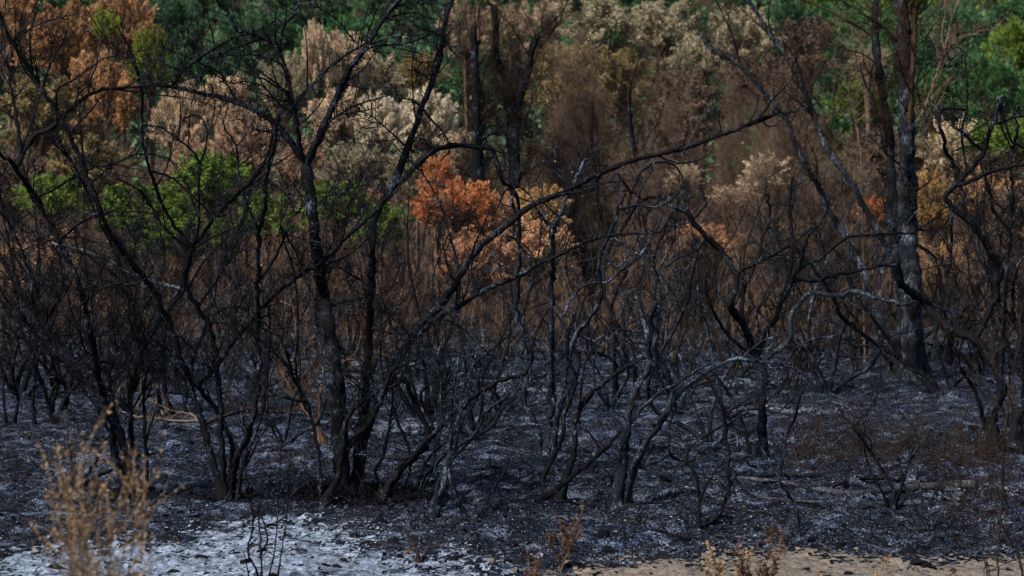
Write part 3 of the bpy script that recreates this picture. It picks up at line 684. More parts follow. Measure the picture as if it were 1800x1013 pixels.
# ================================================================== THICKET of bare saplings, copied
def sapling_proto(seed, wood, nst=4, H=4.0, lean=.25):
    rng = np.random.default_rng(seed); mains = []; root = bpy.data.objects.new('bare_sapling', None); link(root)
    for s in range(nst):
        a = rng.uniform(0, 6.28); n = 12; h = np.linspace(0, 1, n) * H * rng.uniform(.65, 1)
        l = rng.uniform(.3, 1) * lean
        C = np.stack([np.cos(a) * l * h ** 1.15 + np.cumsum(rng.normal(0, .025, n)), np.sin(a) * l * h ** 1.15 + np.cumsum(rng.normal(0, .025, n)), h - .06], -1)
        R = np.linspace(.022, .005, n) * rng.uniform(.7, 1.2); mains.append((C, R))
        part('stem', limb_mesh('stem', C, R, 5, M[wood], rng, .06), root)
    return root, mains, rng
def finish_proto(root, mains, rng, style, dens, wood, size):
    global clamp_ground
    keep = clamp_ground; clamp_ground = lambda C: C
    vf = twig_set(mains, rng, style, dens, np.zeros(3), .5, size); clamp_ground = keep
    part('twigs', mesh_np('twigs', vf[0], vf[1], M[wood], smooth=False), root, stuff=True)
def copy_tree(o, parent=None):
    c = o.copy(); COL.objects.link(c); c.parent = parent
    for ch in list(o.children): copy_tree(ch, c)
    return c
marks = [(-80, 'the leftmost leaning stems'), (110, 'the long leaning stems'), (235, 'the left stem clump'), (400, 'the five-stemmed clump'), (520, 'the scorched tan stems'), (605, 'the forked tree'), (700, 'the S-bent shrub'), (820, 'the kinked branch'), (950, 'the central grey clump'), (1090, 'the split grey stump'), (1235, 'the looping stems'), (1340, 'the knotted shrub'), (1470, 'the arched grey branch'), (1600, 'the tall streaked tree'), (1700, 'the log end'), (1765, 'the twisted shrub')]
placed = []
def place_label(x, form):
    m = min(marks, key=lambda q: abs(q[0] - x)); dx = x - m[0]
    rel = 'behind' if abs(dx) < 22 else ('left of' if dx < 0 else 'right of')
    s = f'{form} {rel} {m[1]}'; return s
SP = []
for sd_, wood, nst, H, lean, style, words in [(1, 'thicket', 5, 4.2, .2, 'fine', 'tall brown five-stemmed sapling'), (2, 'thicket', 4, 3.6, .3, 'fine', 'brown four-stemmed sapling'),
        (3, 'thicket', 6, 4.6, .14, 'fine', 'upright six-stemmed brown sapling'), (4, 'char', 4, 3.4, .3, 'fine', 'black four-stemmed sapling'), (5, 'char', 5, 2.6, .4, 'curl', 'low black crooked sapling'),
        (6, 'tan_wood', 3, 3.6, .2, 'fine', 'pale tan three-stemmed sapling'), (7, 'thicket', 6, 2.6, .4, 'curl', 'low crooked brown sapling')]:
    r_, m_, g_ = sapling_proto(sd_, wood, nst, H, lean); finish_proto(r_, m_, g_, style, .8, wood, 1.5); r_['category'] = 'sapling'; SP.append([r_, words, False])
def put(pr, loc, rz, sc, label, group):
    r_, words, used = pr
    o = r_ if not used else copy_tree(r_); pr[2] = True
    o.location = loc; o.rotation_euler = (0, 0, rz); o.scale = (sc, sc, sc * RNG.uniform(.9, 1.1)); o['label'] = label; o['group'] = group; placed.append(o)
rp = np.random.default_rng(12)
order = ['far', 'mid', 'near']
for row, (d0_, d1_, cnt) in enumerate([(40, 44, 40), (45, 49, 44), (50, 55, 36)]):
    for i in range(cnt):
        x = (i + rp.uniform(.1, .9)) / cnt * 1900 - 50; d = rp.uniform(d0_, d1_); wx = (x - CX) / F * d
        if x < 940 and rp.random() < (.6 if row == 0 else .7): continue
        if row == 0 and (690 < x < 1000 or 1500 < x < 1570): continue
        w = rp.choice(len(SP), p=[.24, .17, .24, .10, .08, .04, .13])
        sc = rp.uniform(.6, 1.0) * (.55 if x < 780 or x > 1480 else 1.0) * (.7 if row == 0 else 1)
        lab = place_label(x, ['', 'second-row ', 'farthest '][row] + SP[w][1])
        put(SP[w], (wx, d, float(gh(wx, d))), rp.uniform(0, 6.28), sc, lab, 'bare saplings of the thicket behind the clearing')

# undergrowth mass: thin twigs nobody could count
n = 14000; d = rp.uniform(38.5, 58, n); x = (rp.uniform(-60, 1860, n) - CX) / F * d
pxx = x / d * F + CX; keep = (vn(x * .8, d * .5, 14) + rp.uniform(-.35, .35, n) > -.1) & ((d > 44) | (rp.random(n) < np.where((pxx > 990) & (pxx < 1500), .8, .12))); x = x[keep]; d = d[keep]; n = len(x)
o3 = np.stack([x, d, gh(x, d) - .03], -1); c3 = grow(o3, np.tile([0, 0, 1.0], (n, 1)), rp.gamma(3, .36, n), rp, 6, (0, 28), .1, .16)
vf = tubes(c3, rp.uniform(.003, .008, n)[:, None] * np.linspace(1, .3, 6)[None], 3)
o = part('undergrowth', mesh_np('undergrowth', vf[0], vf[1], M['thicket'], smooth=False)); o['kind'] = 'stuff'; o['label'] = 'brown mass of bare twigs filling the foot of the hillside'
n2_ = 18000; i = rp.integers(0, n, n2_); p_, _d = sample(c3, i, rp.uniform(.1, 1, n2_))
ok = vn(p_[:, 0] * .9, p_[:, 1] * .6, 15) > .02; p_ = p_[ok]; n2_ = len(p_)
ax = unit(rp.normal(size=(n2_, 3))); sdv = unit(np.cross(ax, rp.normal(size=(n2_, 3)))); L = rp.uniform(.025, .06, n2_)[:, None]
V = np.stack([p_, p_ + ax * L * .5 + sdv * L * .3, p_ + ax * L, p_ + ax * L * .5 - sdv * L * .3], 1)
o = part('dead_leaves', mesh_np('dead_leaves', V.reshape(-1, 3), np.arange(n2_ * 4).reshape(-1, 4), LM['orange_brown'], smooth=False)); o['kind'] = 'stuff'; o['label'] = 'withered orange brown leaves hanging in the undergrowth'

# ================================================================== MIDGROUND small burnt shrubs, copied
def shrub_proto(seed, wood, nst, H, lean, curl, dens):
    rng = np.random.default_rng(seed); root = bpy.data.objects.new('burnt_shrub', None); link(root); mains = []
    for s in range(nst):
        a = rng.uniform(0, 6.28); n = 22; dirv = unit(np.array([np.cos(a) * lean, np.sin(a) * lean, 1.0])); p = np.array([np.cos(a) * .05, np.sin(a) * .05, -.06]); pts = [p]
        Ls = H * rng.uniform(.6, 1.1) / n; turn = rng.normal(0, curl, 3)
        for j in range(n - 1):
            if j % 4 == 0: turn = rng.normal(0, curl, 3)
            dirv = unit(dirv + turn * .5 + rng.normal(0, curl * .35, 3) + np.array([0, 0, .1])); p = p + dirv * Ls; pts.append(p)
        C = np.array(pts); C[1:, 2] = np.maximum(C[1:, 2], .03); R = np.linspace(.026, .006, n) * rng.uniform(.7, 1.25)
        mains.append((C, R)); part('stem', limb_mesh('stem', C, R, 6, M[wood], rng, .09), root)
    finish_proto(root, mains, rng, 'curl' if curl > .25 else 'fine', dens, wood, 1.0); root['category'] = 'shrub'; return root
MP = [[shrub_proto(51, 'char', 5, 2.0, .45, .32, .8), 'low black five-stemmed shrub', False],
      [shrub_proto(52, 'char', 4, 2.4, .3, .28, .8), 'black four-stemmed crooked shrub', False],
      [shrub_proto(53, 'char_grey', 6, 1.9, .55, .38, .7), 'spreading six-stemmed grey shrub', False],
      [shrub_proto(54, 'char_grey', 4, 1.6, .3, .3, .6), 'small four-stemmed grey shrub', False],
      [shrub_proto(55, 'char', 7, 2.6, .4, .2, .9), 'bushy seven-stemmed black shrub', False],
      [shrub_proto(56, 'char_brown', 5, 2.0, .45, .25, .8), 'scorched brown five-stemmed shrub', False],
      [shrub_proto(57, 'char_grey', 3, .9, .6, .35, .5), 'knee-high three-stemmed grey shrub', False]]
MP.append([shrub_proto(61, 'char', 6, 3.3, .42, .17, .35), 'tall wiry six-stemmed black shrub', False])
MP.append([shrub_proto(62, 'char_grey', 5, 2.9, .5, .22, .3), 'tall wiry five-stemmed grey shrub', False])
MP.append([shrub_proto(63, 'char_brown', 5, 3.0, .5, .2, .4), 'tall wiry five-stemmed brown shrub', False])
rs = np.random.default_rng(77)
mid_spots = []
for (ya, yb, cnt, pr) in [(612, 640, 34, (0, 1, 4, 5, 5)), (640, 690, 26, (0, 1, 2, 5)), (690, 760, 15, (0, 2, 3, 6)), (760, 860, 5, (3, 6)), (641, 700, 8, (7, 8, 9, 9)), (701, 790, 7, (7, 8))]:
    for i in range(cnt):
        x = (i + rs.uniform(0, 1)) / cnt * 1860 - 30; y = rs.uniform(ya, yb)
        if y > 690 and (1380 < x < 1740 or x < 30): continue
        if y < 690 and 760 < x < 985 and i % 2: continue
        p, d = ground_at(x, y); w = pr[rs.integers(len(pr))]
        lab = place_label(x, MP[w][1] + {612: ' far back', 640: ' midway back', 690: ' midway', 760: ' near', 641: ' midway back', 701: ' midway'}[ya])
        sc = rs.uniform(.7, 1.15) * (.6 if 690 < x < 1010 and y < 690 else .85 if 200 < x < 690 else 1.0)
        put(MP[w], p, rs.uniform(0, 6.28), sc, lab, 'small burnt shrubs standing in the ash')

for pr_ in SP + MP:                      # a kind that was not placed is removed
    if not pr_[2]:
        for ch in list(pr_[0].children): bpy.data.objects.remove(ch)
        bpy.data.objects.remove(pr_[0])
from collections import defaultdict
by = defaultdict(list)
for o in placed: by[o['label']].append(o)
for lab, L_ in by.items():
    if len(L_) > 1:
        L_.sort(key=lambda q: q.location.x / q.location.y)
        for i_, q in enumerate(L_): q['label'] = lab + ', ' + ('leftmost of these' if i_ == 0 else 'rightmost of these' if i_ == len(L_) - 1 else ['', 'second', 'third', 'fourth', 'fifth', 'sixth'][i_] + ' from left')

# ================================================================== TRACED burnt trees and shrubs
GS = 'burnt shrubs and trees of the clearing'
# the big forked thorny tree
traced('forked_tree', 'large black thorny tree forking wide above a straight trunk', 'burnt tree', (602, 872), [
 (36, 24, [(602, 872), (600, 800), (597, 740), (590, 650), (578, 570), (568, 520), (556, 440), (548, 360), (540, 315), (537, 290)]),
 (17, 8, [(537, 290), (520, 265), (500, 236), (478, 212), (450, 195), (420, 183), (380, 170), (340, 161), (300, 152), (262, 147)]),
 (8, 4, [(302, 151), (319, 128), (352, 101), (386, 80), (419, 64), (450, 55), (480, 38)]),
 (14, 6, [(535, 285), (525, 252), (519, 201), (510, 158), (500, 117), (490, 87), (480, 77), (463, 67), (440, 60), (415, 50), (400, 20), (380, 2)]),
 (8, 4, [(490, 85), (498, 50), (516, 26), (530, -4)]),
 (6, 3, [(500, 117), (470, 100), (440, 96), (400, 98), (372, 102)]),
 (6, 3, [(463, 67), (430, 78), (395, 92), (360, 118), (352, 140)]),
 (19, 9, [(541, 285), (554, 255), (571, 221), (584, 191), (598, 158), (618, 117), (638, 91), (658, 60), (678, 30), (705, -2)]),
 (9, 4, [(516, 182), (547, 151), (577, 121), (608, 97), (638, 80), (655, 62)]),
 (7, 2.5, [(638, 92), (658, 80), (692, 79), (725, 74), (752, 62), (779, 52)]),
 (6, 3, [(700, 12), (728, 4), (759, 7), (786, 9)]),
 (5, 2.5, [(638, 92), (611, 57), (594, 37), (567, 17), (545, 5)]),
 (6, 2.5, [(571, 221), (601, 198), (630, 183), (665, 173), (698, 161)]),
 (5, 2.5, [(554, 255), (585, 208), (625, 198), (665, 190)]),
 (5, 2, [(519, 201), (500, 192), (475, 165), (458, 150), (430, 143), (404, 146), (380, 132), (350, 120)]),
 (5, 2, [(500, 236), (470, 232), (440, 225), (415, 205)]),
 (6, 2.5, [(545, 340), (520, 375), (505, 330), (490, 300)]),
 (5, 2, [(548, 370), (575, 345), (610, 335), (640, 300)]),
 (5, 2, [(420, 183), (400, 150), (385, 128), (362, 116), (330, 100), (300, 88), (275, 82)]),
 (4, 2, [(352, 101), (335, 80), (330, 50), (350, 30)]),
 (4, 2, [(319, 128), (290, 112), (268, 98), (255, 85)]),
 ], 'char', 'thorn', .72, .12, 1, GS, wmul=.98)
# slanting limb tree just right of the trunk
traced('slanting_tree', 'black thorny tree with a slanting upper trunk and arching right limb', 'burnt tree', (628, 866), [
 (20, 13, [(628, 866), (630, 800), (634, 760), (641, 715), (646, 660), (648, 592), (651, 541), (653, 491), (655, 441), (656, 397), (665, 370), (690, 329)]),
 (15, 9, [(690, 329), (698, 309), (715, 265), (729, 228), (742, 188), (759, 144), (772, 107), (779, 67), (786, 27), (796, -4)]),
 (14, 7, [(690, 329), (712, 312), (739, 285), (762, 265), (792, 257), (826, 257), (863, 261), (872, 285), (883, 315), (900, 334), (912, 360), (913, 424)]),
 (6, 3, [(745, 195), (762, 215), (779, 232), (790, 257)]),
 (5, 2, [(742, 188), (718, 174), (692, 173)]),
 (5, 2.5, [(729, 268), (708, 252), (678, 225), (648, 201), (625, 195)]),
 (5, 2, [(836, 256), (842, 235), (850, 215), (863, 200), (893, 188)]),
 (6, 2, [(839, 254), (863, 237), (895, 226), (915, 220), (945, 208)]),
 (4, 2, [(779, 67), (800, 95), (812, 90)]),
 (3, 2, [(772, 107), (742, 110), (720, 100)]),
 (4, 2, [(759, 144), (738, 128), (716, 122)]),
 (4, 2, [(762, 265), (742, 243), (728, 268)]),
 (3, 2, [(862, 261), (885, 270), (905, 268), (925, 275)]),
 ], 'char', 'thorn', .7, .08, 2, GS, wmul=1.08)
traced('leaning_tree', 'black tree leaning far right into a long slanting grey limb', 'burnt tree', (648, 862), [
 (24, 7, [(618, 868), (634, 815), (640, 770), (655, 725), (676, 682), (700, 640), (718, 602), (740, 572), (770, 540), (800, 500), (830, 450), (870, 412), (930, 365), (985, 340), (1060, 303), (1130, 278), (1200, 262), (1260, 240), (1330, 215), (1372, 196)]),
 (13, 5, [(712, 612), (738, 585), (772, 556), (812, 535), (853, 510), (900, 491), (950, 464), (1000, 441), (1034, 424), (1074, 414), (1115, 411), (1150, 409)]),
 (7, 3, [(1330, 215), (1355, 180), (1382, 150), (1402, 128)]),
 (5, 2.5, [(1300, 226), (1345, 205), (1400, 195), (1440, 180)]),
 (5, 2, [(1060, 303), (1040, 335), (1020, 360), (1012, 400)]),
 (5, 2, [(1000, 335), (1012, 300), (1030, 275), (1062, 262)]),
 (4, 2, [(1200, 262), (1210, 222), (1205, 190)]),
 (4, 2, [(870, 412), (905, 420), (935, 445), (950, 480)]),
 ], 'char', 'thorn', .35, .10, 3, GS)
traced('pronged_shrub', 'black shrub of slim straight stems hugging the left foot of the forked tree', 'shrub', (570, 884), [
 (16, 9, [(570, 884), (588, 854), (601, 821), (611, 790), (625, 770), (645, 752), (660, 722), (674, 690), (690, 650), (715, 640)]),
 (9, 5, [(562, 878), (562, 807), (551, 750), (540, 707), (520, 673), (500, 608), (484, 588), (457, 575)]),
 (13, 6, [(600, 825), (606, 765), (615, 728), (640, 707), (668, 688), (700, 676)]),
 (5, 3, [(553, 880), (545, 850), (536, 822)]),
 (7, 4, [(545, 730), (530, 700), (520, 640), (524, 560), (517, 480), (500, 430)]),
 (8, 4, [(540, 707), (505, 700), (478, 690), (450, 660)]),
 (5, 3, [(611, 790), (600, 760), (640, 700)]),
 ], 'char', 'fine', .45, .25, 4, GS)
traced('bent_shrub', 'contorted black shrub with a big S-shaped bend right of the forked tree', 'shrub', (672, 880), [
 (17, 8, [(672, 880), (686, 854), (708, 822), (735, 797), (752, 777), (749, 750), (735, 722), (725, 700), (716, 676), (703, 664)]),
 (12, 5, [(712, 820), (735, 795), (765, 760), (786, 737), (812, 717), (836, 693), (858, 680), (880, 670), (918, 661), (932, 636), (937, 596), (950, 566), (962, 548)]),
 (7, 4, [(694, 872), (712, 850), (722, 810), (712, 770), (700, 745), (690, 715), (680, 700), (672, 660), (668, 600)]),
 (6, 4, [(680, 878), (660, 830), (675, 800), (686, 740), (690, 700), (688, 650), (700, 590)]),
 (7, 4, [(753, 765), (760, 745), (740, 700), (760, 672), (800, 668)]),
 (5, 3, [(735, 797), (705, 808), (650, 800), (625, 800)]),
 ], 'char', 'curl', .7, .2, 5, GS, wmul=1.2)
traced('kinked_shrub', 'crooked dark shrub with a sharply kinked snaking branch', 'shrub', (772, 892), [
 (12, 5, [(765, 905), (775, 870), (785, 820), (800, 790), (832, 765), (848, 738), (850, 725), (878, 706), (898, 690)]),
 (8, 4, [(768, 890), (790, 840), (792, 780), (795, 700), (805, 640), (812, 600), (822, 560)]),
 (9, 5, [(760, 895), (775, 840), (810, 790), (840, 765), (862, 752), (876, 728), (868, 712), (845, 691), (836, 658), (815, 628), (786, 624)]),
 (6, 4, [(860, 752), (885, 750), (925, 746), (955, 747), (975, 736)]),
 (8, 4, [(818, 907), (806, 880), (795, 850), (788, 820), (792, 770), (775, 720), (775, 660), (765, 620)]),
 (5, 3, [(775, 870), (765, 830), (770, 770), (778, 700), (768, 640), (780, 590)]),
 (6, 3, [(800, 790), (808, 740), (812, 690), (832, 640), (850, 580)]),
 ], 'char_grey', 'curl', .8, .25, 6, GS, wmul=1.2)
traced('thin_shrub', 'dark thin shrub leaning right between the bent shrub and the kinked one', 'shrub', (728, 866), [
 (8, 4, [(728, 870), (745, 820), (770, 790), (800, 762), (818, 730), (840, 700), (842, 660)]),
 (6, 3, [(735, 868), (750, 835), (790, 790), (815, 745)]),
 (6, 3, [(742, 866), (765, 800), (755, 720), (745, 640), (700, 560)]),
 ], 'char', 'fine', .6, .3, 7, GS)
traced('stump_shrub', 'short forked grey shrub reaching left from the ash between two shrubs', 'shrub', (858, 893), [
 (9, 5, [(853, 893), (865, 862), (882, 838), (892, 822)]),
 (4, 2, [(880, 838), (866, 826), (848, 822), (820, 828)]),
 (4, 2, [(886, 830), (905, 845), (912, 856)]),
 (4, 2, [(870, 858), (860, 800), (885, 790), (912, 805)]),
 ], 'char_grey', 'curl', .5, .3, 8, GS)
# left clump
traced('five_stem_clump', 'clump of five straight black stems spreading from one foot', 'burnt tree', (398, 880), [
 (15, 7, [(390, 880), (380, 830), (368, 786), (345, 706), (320, 636), (300, 571), (285, 541), (268, 508), (235, 467), (201, 420), (188, 400), (164, 335), (141, 278), (121, 235), (101, 198), (77, 164), (54, 124), (30, 90), (12, 55), (0, 20)]),
 (13, 7, [(396, 880), (392, 820), (388, 766), (386, 696), (380, 631), (368, 575), (345, 535), (328, 508), (326, 474), (335, 441), (362, 404), (389, 370), (419, 340), (448, 312), (470, 272), (480, 235)]),
 (14, 7, [(406, 880), (416, 806), (435, 766), (450, 706), (455, 656), (453, 556), (453, 474), (455, 407), (467, 360), (467, 335), (470, 295), (480, 262), (483, 235), (490, 200)]),
 (8, 5, [(418, 882), (426, 826), (446, 770), (462, 720), (470, 660), (475, 590), (470, 520)]),
 (11, 6, [(402, 878), (408, 810), (400, 760), (372, 710), (350, 676), (380, 646), (410, 601), (435, 571), (465, 536), (500, 504), (530, 484), (561, 467), (584, 444), (624, 404), (658, 375), (690, 333)]),
 (8, 4, [(338, 437), (300, 387), (280, 345), (264, 300), (250, 245), (250, 188), (248, 148), (235, 104), (218, 67), (206, 46)]),
 (7, 3, [(335, 441), (349, 400), (349, 329), (352, 288), (361, 262), (364, 228), (349, 205), (322, 208)]),
 (5, 2.5, [(351, 288), (339, 265), (315, 248), (289, 228), (262, 221), (240, 235)]),
 (6, 3, [(335, 441), (290, 400), (248, 338), (201, 312), (161, 289), (128, 263), (100, 250)]),
 (6, 3, [(455, 407), (430, 350), (418, 292), (416, 258), (399, 232), (389, 208)]),
 (6, 3, [(453, 500), (500, 420), (494, 400), (517, 437), (530, 474), (547, 514), (561, 548)]),
 (5, 3, [(268, 508), (200, 500), (160, 520), (120, 560)]),
 (5, 3, [(262, 300), (300, 312), (340, 345), (380, 390), (400, 450)]),
 (5, 2, [(121, 235), (150, 205), (180, 170), (205, 150)]),
 (6, 4, [(455, 640), (425, 600), (412, 560), (430, 520)]),
 ], 'char', 'fine', .6, .25, 9, GS, wmul=1.12)
traced('left_clump', 'clump of black stems leaning left from one foot beside the dry weed', 'burnt tree', (238, 876), [
 (16, 8, [(225, 876), (206, 816), (190, 731), (180, 691), (164, 618), (154, 558), (141, 508), (124, 467), (104, 424), (84, 387), (64, 350), (48, 325), (27, 295), (-6, 262)]),
 (19, 9, [(240, 876), (225, 826), (210, 756), (180, 716), (134, 655), (94, 595), (60, 548), (20, 484), (-8, 440)]),
 (12, 7, [(180, 716), (150, 671), (100, 620), (60, 580), (20, 540), (-10, 524)]),
 (8, 4, [(260, 874), (257, 806), (254, 746), (252, 656), (250, 590), (240, 520), (235, 450)]),
 (14, 7, [(247, 874), (236, 806), (230, 731), (230, 681), (245, 631), (270, 581), (290, 550), (318, 515), (335, 450)]),
 (12, 6, [(226, 835), (215, 801), (205, 740), (191, 661), (203, 620), (215, 602), (230, 578), (240, 550)]),
 (10, 5, [(230, 700), (248, 632), (241, 592), (231, 558), (221, 524), (208, 494), (188, 474), (148, 447), (120, 440)]),
 (11, 6, [(27, 295), (60, 242), (87, 228), (111, 205), (134, 185), (158, 168), (181, 158), (218, 155)]),
 (8, 4, [(38, 275), (30, 215), (23, 174), (17, 134), (10, 91), (3, 57), (0, 30)]),
 (6, 3, [(40, 262), (60, 201), (70, 168), (81, 134), (91, 111), (98, 92)]),
 (5, 2.5, [(101, 215), (101, 160), (134, 138), (158, 121), (181, 104), (208, 96)]),
 (4, 2, [(14, 80), (44, 57), (74, 40), (111, 30), (138, 24)]),
 (5, 2, [(64, 350), (100, 330), (150, 300), (200, 290), (250, 300)]),
 (5, 2.5, [(104, 424), (160, 380), (220, 372), (280, 378)]),
 (6, 3, [(60, 548), (50, 480), (30, 420), (0, 370)]),
 (5, 3, [(141, 508), (190, 500), (240, 498), (270, 480)]),
 ], 'char', 'fine', .62, .3, 10, GS, wmul=1.12)
traced('leftmost_shrub', 'black shrub of leaning stems cut by the left edge of the ground strip', 'shrub', (95, 752), [
 (9, 4, [(95, 752), (80, 690), (60, 640), (40, 590), (10, 540), (-20, 500)]),
 (8, 4, [(60, 748), (58, 690), (66, 640), (80, 580), (110, 500), (100, 430)]),
 (8, 4, [(25, 745), (30, 700), (22, 640), (40, 560), (30, 480)]),
 (6, 4, [(100, 750), (88, 700), (130, 690), (180, 706), (230, 735)]),
 (7, 4, [(10, 742), (5, 680), (0, 640), (-10, 600)]),
 (5, 3, [(85, 690), (60, 648), (20, 645), (-10, 648)]),
 ], 'char', 'fine', 1.0, .4, 11, GS)
traced('left_back_tree', 'black twiggy tree standing in back of the left clump with an ash whitened limb', 'burnt tree', (300, 735), [
 (12, 6, [(300, 735), (290, 690), (285, 640), (290, 590), (300, 540), (320, 500), (330, 470), (340, 430)]),
 (10, 5, [(285, 735), (275, 680), (260, 620), (240, 560), (225, 500), (200, 440), (170, 380), (150, 330), (130, 290), (100, 240)]),
 (9, 4, [(320, 735), (330, 680), (345, 620), (365, 560), (380, 500), (400, 440), (430, 380), (440, 330)]),
 (9, 4, [(318, 508), (285, 501), (248, 488), (215, 474), (188, 457), (151, 444), (128, 436), (91, 427)]),
 (6, 3, [(260, 620), (220, 590), (180, 590), (130, 600)]),
 (6, 3, [(200, 440), (150, 420), (100, 420), (40, 440)]),
 (6, 3, [(365, 560), (400, 540), (440, 545), (480, 560)]),
 (5, 3, [(240, 560), (280, 500), (290, 440), (270, 380)]),
 (5, 3, [(150, 330), (200, 290), (250, 270), (300, 280)]),
 (5, 3, [(345, 620), (310, 590), (280, 600), (240, 640)]),
 ], 'char', 'fine', .95, .35, 12, GS, mats={3: 'ashy'})
traced('half_burnt_shrub', 'scorched tan-stemmed shrub, its bark peeled pale, left of the forked trunk', 'shrub', (572, 784), [
 (11, 7, [(572, 784), (560, 750), (530, 711), (510, 681), (497, 655), (487, 636)]),
 (10, 7, [(563, 780), (561, 740), (562, 696), (565, 680)]),
 (7, 3, [(530, 711), (524, 640), (520, 580), (515, 540), (500, 500), (492, 450), (500, 410)]),
 (5, 2, [(520, 580), (540, 548), (550, 530), (556, 500)]),
 (5, 2, [(515, 540), (490, 530), (475, 545), (455, 560)]),
 (5, 2, [(565, 690), (600, 640), (625, 620), (640, 560), (650, 500)]),
 ], 'dull_wood', 'fine', .45, .4, 13, GS)
traced('fallen_bare_branch', 'pale tan forked branch lying low behind the five-stemmed clump', 'fallen branch', (352, 745), [
 (7, 4, [(356, 752), (350, 741), (320, 741), (280, 736), (235, 731), (205, 716), (195, 690)]),
 (5, 2, [(290, 737), (283, 720), (276, 705), (282, 680)]),
 (4, 2, [(350, 741), (335, 728), (300, 722), (260, 700)]),
 (4, 2, [(235, 731), (260, 750), (300, 760), (330, 752)]),
 ], 'tan_wood', 'fine', .6, .25, 14, None, minh=.05, size=.6)
traced('low_limb', 'long dark limb lying low between the five-stemmed clump and the forked tree', 'fallen branch', (400, 745), [
 (9, 6, [(352, 748), (400, 730), (440, 718), (470, 724), (500, 722), (530, 715)]),
 (6, 4, [(400, 731), (420, 748), (470, 752), (520, 760)]),
 (5, 3, [(440, 718), (460, 700), (500, 690)]),
 ], 'char_brown', 'fine', .9, .3, 15, None, minh=.05)
# centre
traced('central_clump', 'grey clump of upright streaked stems at the centre of the clearing', 'burnt tree', (955, 800), [
 (13, 7, [(947, 800), (945, 756), (925, 718), (921, 690), (927, 656), (926, 606), (911, 560), (909, 506), (912, 455), (912, 400), (900, 350)]),
 (15, 7, [(958, 800), (965, 750), (970, 700), (968, 640), (969, 575), (970, 508), (972, 457), (974, 407), (986, 370), (1010, 320), (1030, 280)]),
 (13, 6, [(968, 800), (978, 740), (988, 690), (995, 650), (1010, 595), (1030, 565), (1055, 530), (1056, 500), (1052, 470), (1058, 440), (1074, 405), (1085, 370), (1100, 340)]),
 (9, 4, [(962, 800), (970, 760), (985, 720), (1020, 640), (1000, 600), (990, 560), (1008, 521), (1030, 500), (1068, 496), (1095, 474), (1128, 447), (1150, 410), (1165, 380)]),
 (7, 4, [(993, 600), (1001, 575), (1017, 588), (1044, 600), (1068, 583), (1088, 580), (1125, 582), (1142, 572), (1155, 548)]),
 (6, 3, [(972, 440), (940, 470), (925, 450), (905, 420)]),
 (6, 3, [(974, 407), (950, 380), (935, 350), (915, 330), (880, 310)]),
 (6, 3, [(1058, 440), (1085, 470), (1110, 440), (1125, 400), (1120, 350), (1140, 310), (1150, 285)]),
 (6, 3, [(1010, 330), (985, 310), (970, 290), (950, 285)]),
 (6, 3, [(1085, 370), (1120, 360), (1150, 365), (1180, 350), (1200, 330)]),
 ], 'char_grey', 'curl', .7, .3, 16, GS, wmul=1.2)
traced('tangle_shrub', 'dense curly tangled dark shrub holding loops of twigs above the centre', 'shrub', (1085, 700), [
 (9, 4, [(1085, 700), (1080, 640), (1074, 560), (1061, 504), (1070, 440), (1100, 390), (1110, 340), (1130, 300)]),
 (9, 4, [(1120, 700), (1115, 640), (1112, 608), (1088, 575), (1074, 541), (1100, 480), (1130, 430), (1140, 370), (1180, 340)]),
 (8, 4, [(1150, 700), (1148, 635), (1150, 590), (1165, 520), (1150, 460), (1170, 400), (1195, 350)]),
 (6, 3, [(1100, 390), (1130, 350), (1175, 352), (1190, 385), (1165, 410), (1135, 400), (1130, 375)]),
 (6, 3, [(1110, 340), (1080, 300), (1045, 290), (1010, 300)]),
 (6, 3, [(1140, 370), (1115, 340), (1085, 335), (1060, 350)]),
 (5, 3, [(1170, 400), (1210, 390), (1240, 360), (1230, 330)]),
 (5, 3, [(1130, 300), (1155, 285), (1185, 290), (1200, 310)]),
 ], 'char', 'curl', 1.3, .35, 17, GS, wmul=1.2)
traced('curved_stem_shrub', 'dark shrub with two curving stems and a straight diagonal one at centre', 'shrub', (962, 882), [
 (10, 6, [(957, 878), (957, 836), (975, 801), (992, 760), (990, 735), (1004, 700), (1012, 660), (997, 630), (1000, 581), (1015, 540)]),
 (14, 7, [(985, 875), (1000, 831), (1010, 786), (1012, 736), (1035, 696), (1070, 666), (1085, 656), (1110, 640), (1140, 625)]),
 (11, 6, [(948, 885), (990, 850), (1035, 816), (1075, 776), (1098, 752)]),
 (6, 3, [(1012, 740), (1020, 700), (1025, 650), (1040, 610), (1030, 570)]),
 (5, 3, [(1012, 736), (1035, 760), (1056, 790), (1072, 802)]),
 ], 'char', 'curl', .45, .25, 18, GS, wmul=1.2)
traced('split_stump', 'grey split-trunk shrub with fluted bark right of the curving stems', 'burnt tree', (1088, 892), [
 (22, 8, [(1082, 892), (1088, 851), (1096, 806), (1100, 756), (1110, 706), (1125, 671), (1140, 650), (1142, 610), (1130, 560), (1118, 520)]),
 (16, 8, [(1098, 890), (1112, 836), (1130, 786), (1165, 736), (1181, 696), (1176, 671), (1156, 641), (1152, 606), (1156, 586), (1143, 563), (1152, 531)]),
 (7, 4, [(1084, 870), (1070, 831), (1055, 820), (1038, 816)]),
 (8, 4, [(1102, 750), (1130, 716), (1160, 690), (1200, 668), (1245, 640)]),
 (9, 5, [(1165, 733), (1200, 686), (1250, 651), (1290, 632), (1340, 636), (1380, 642), (1415, 660), (1440, 690)]),
 (5, 3, [(1156, 641), (1178, 675), (1150, 640), (1115, 608), (1090, 590)]),
 (5, 3, [(1300, 633), (1340, 600), (1380, 590)]),
 ], 'char_grey', 'curl', .4, .25, 19, GS, wmul=1.2)
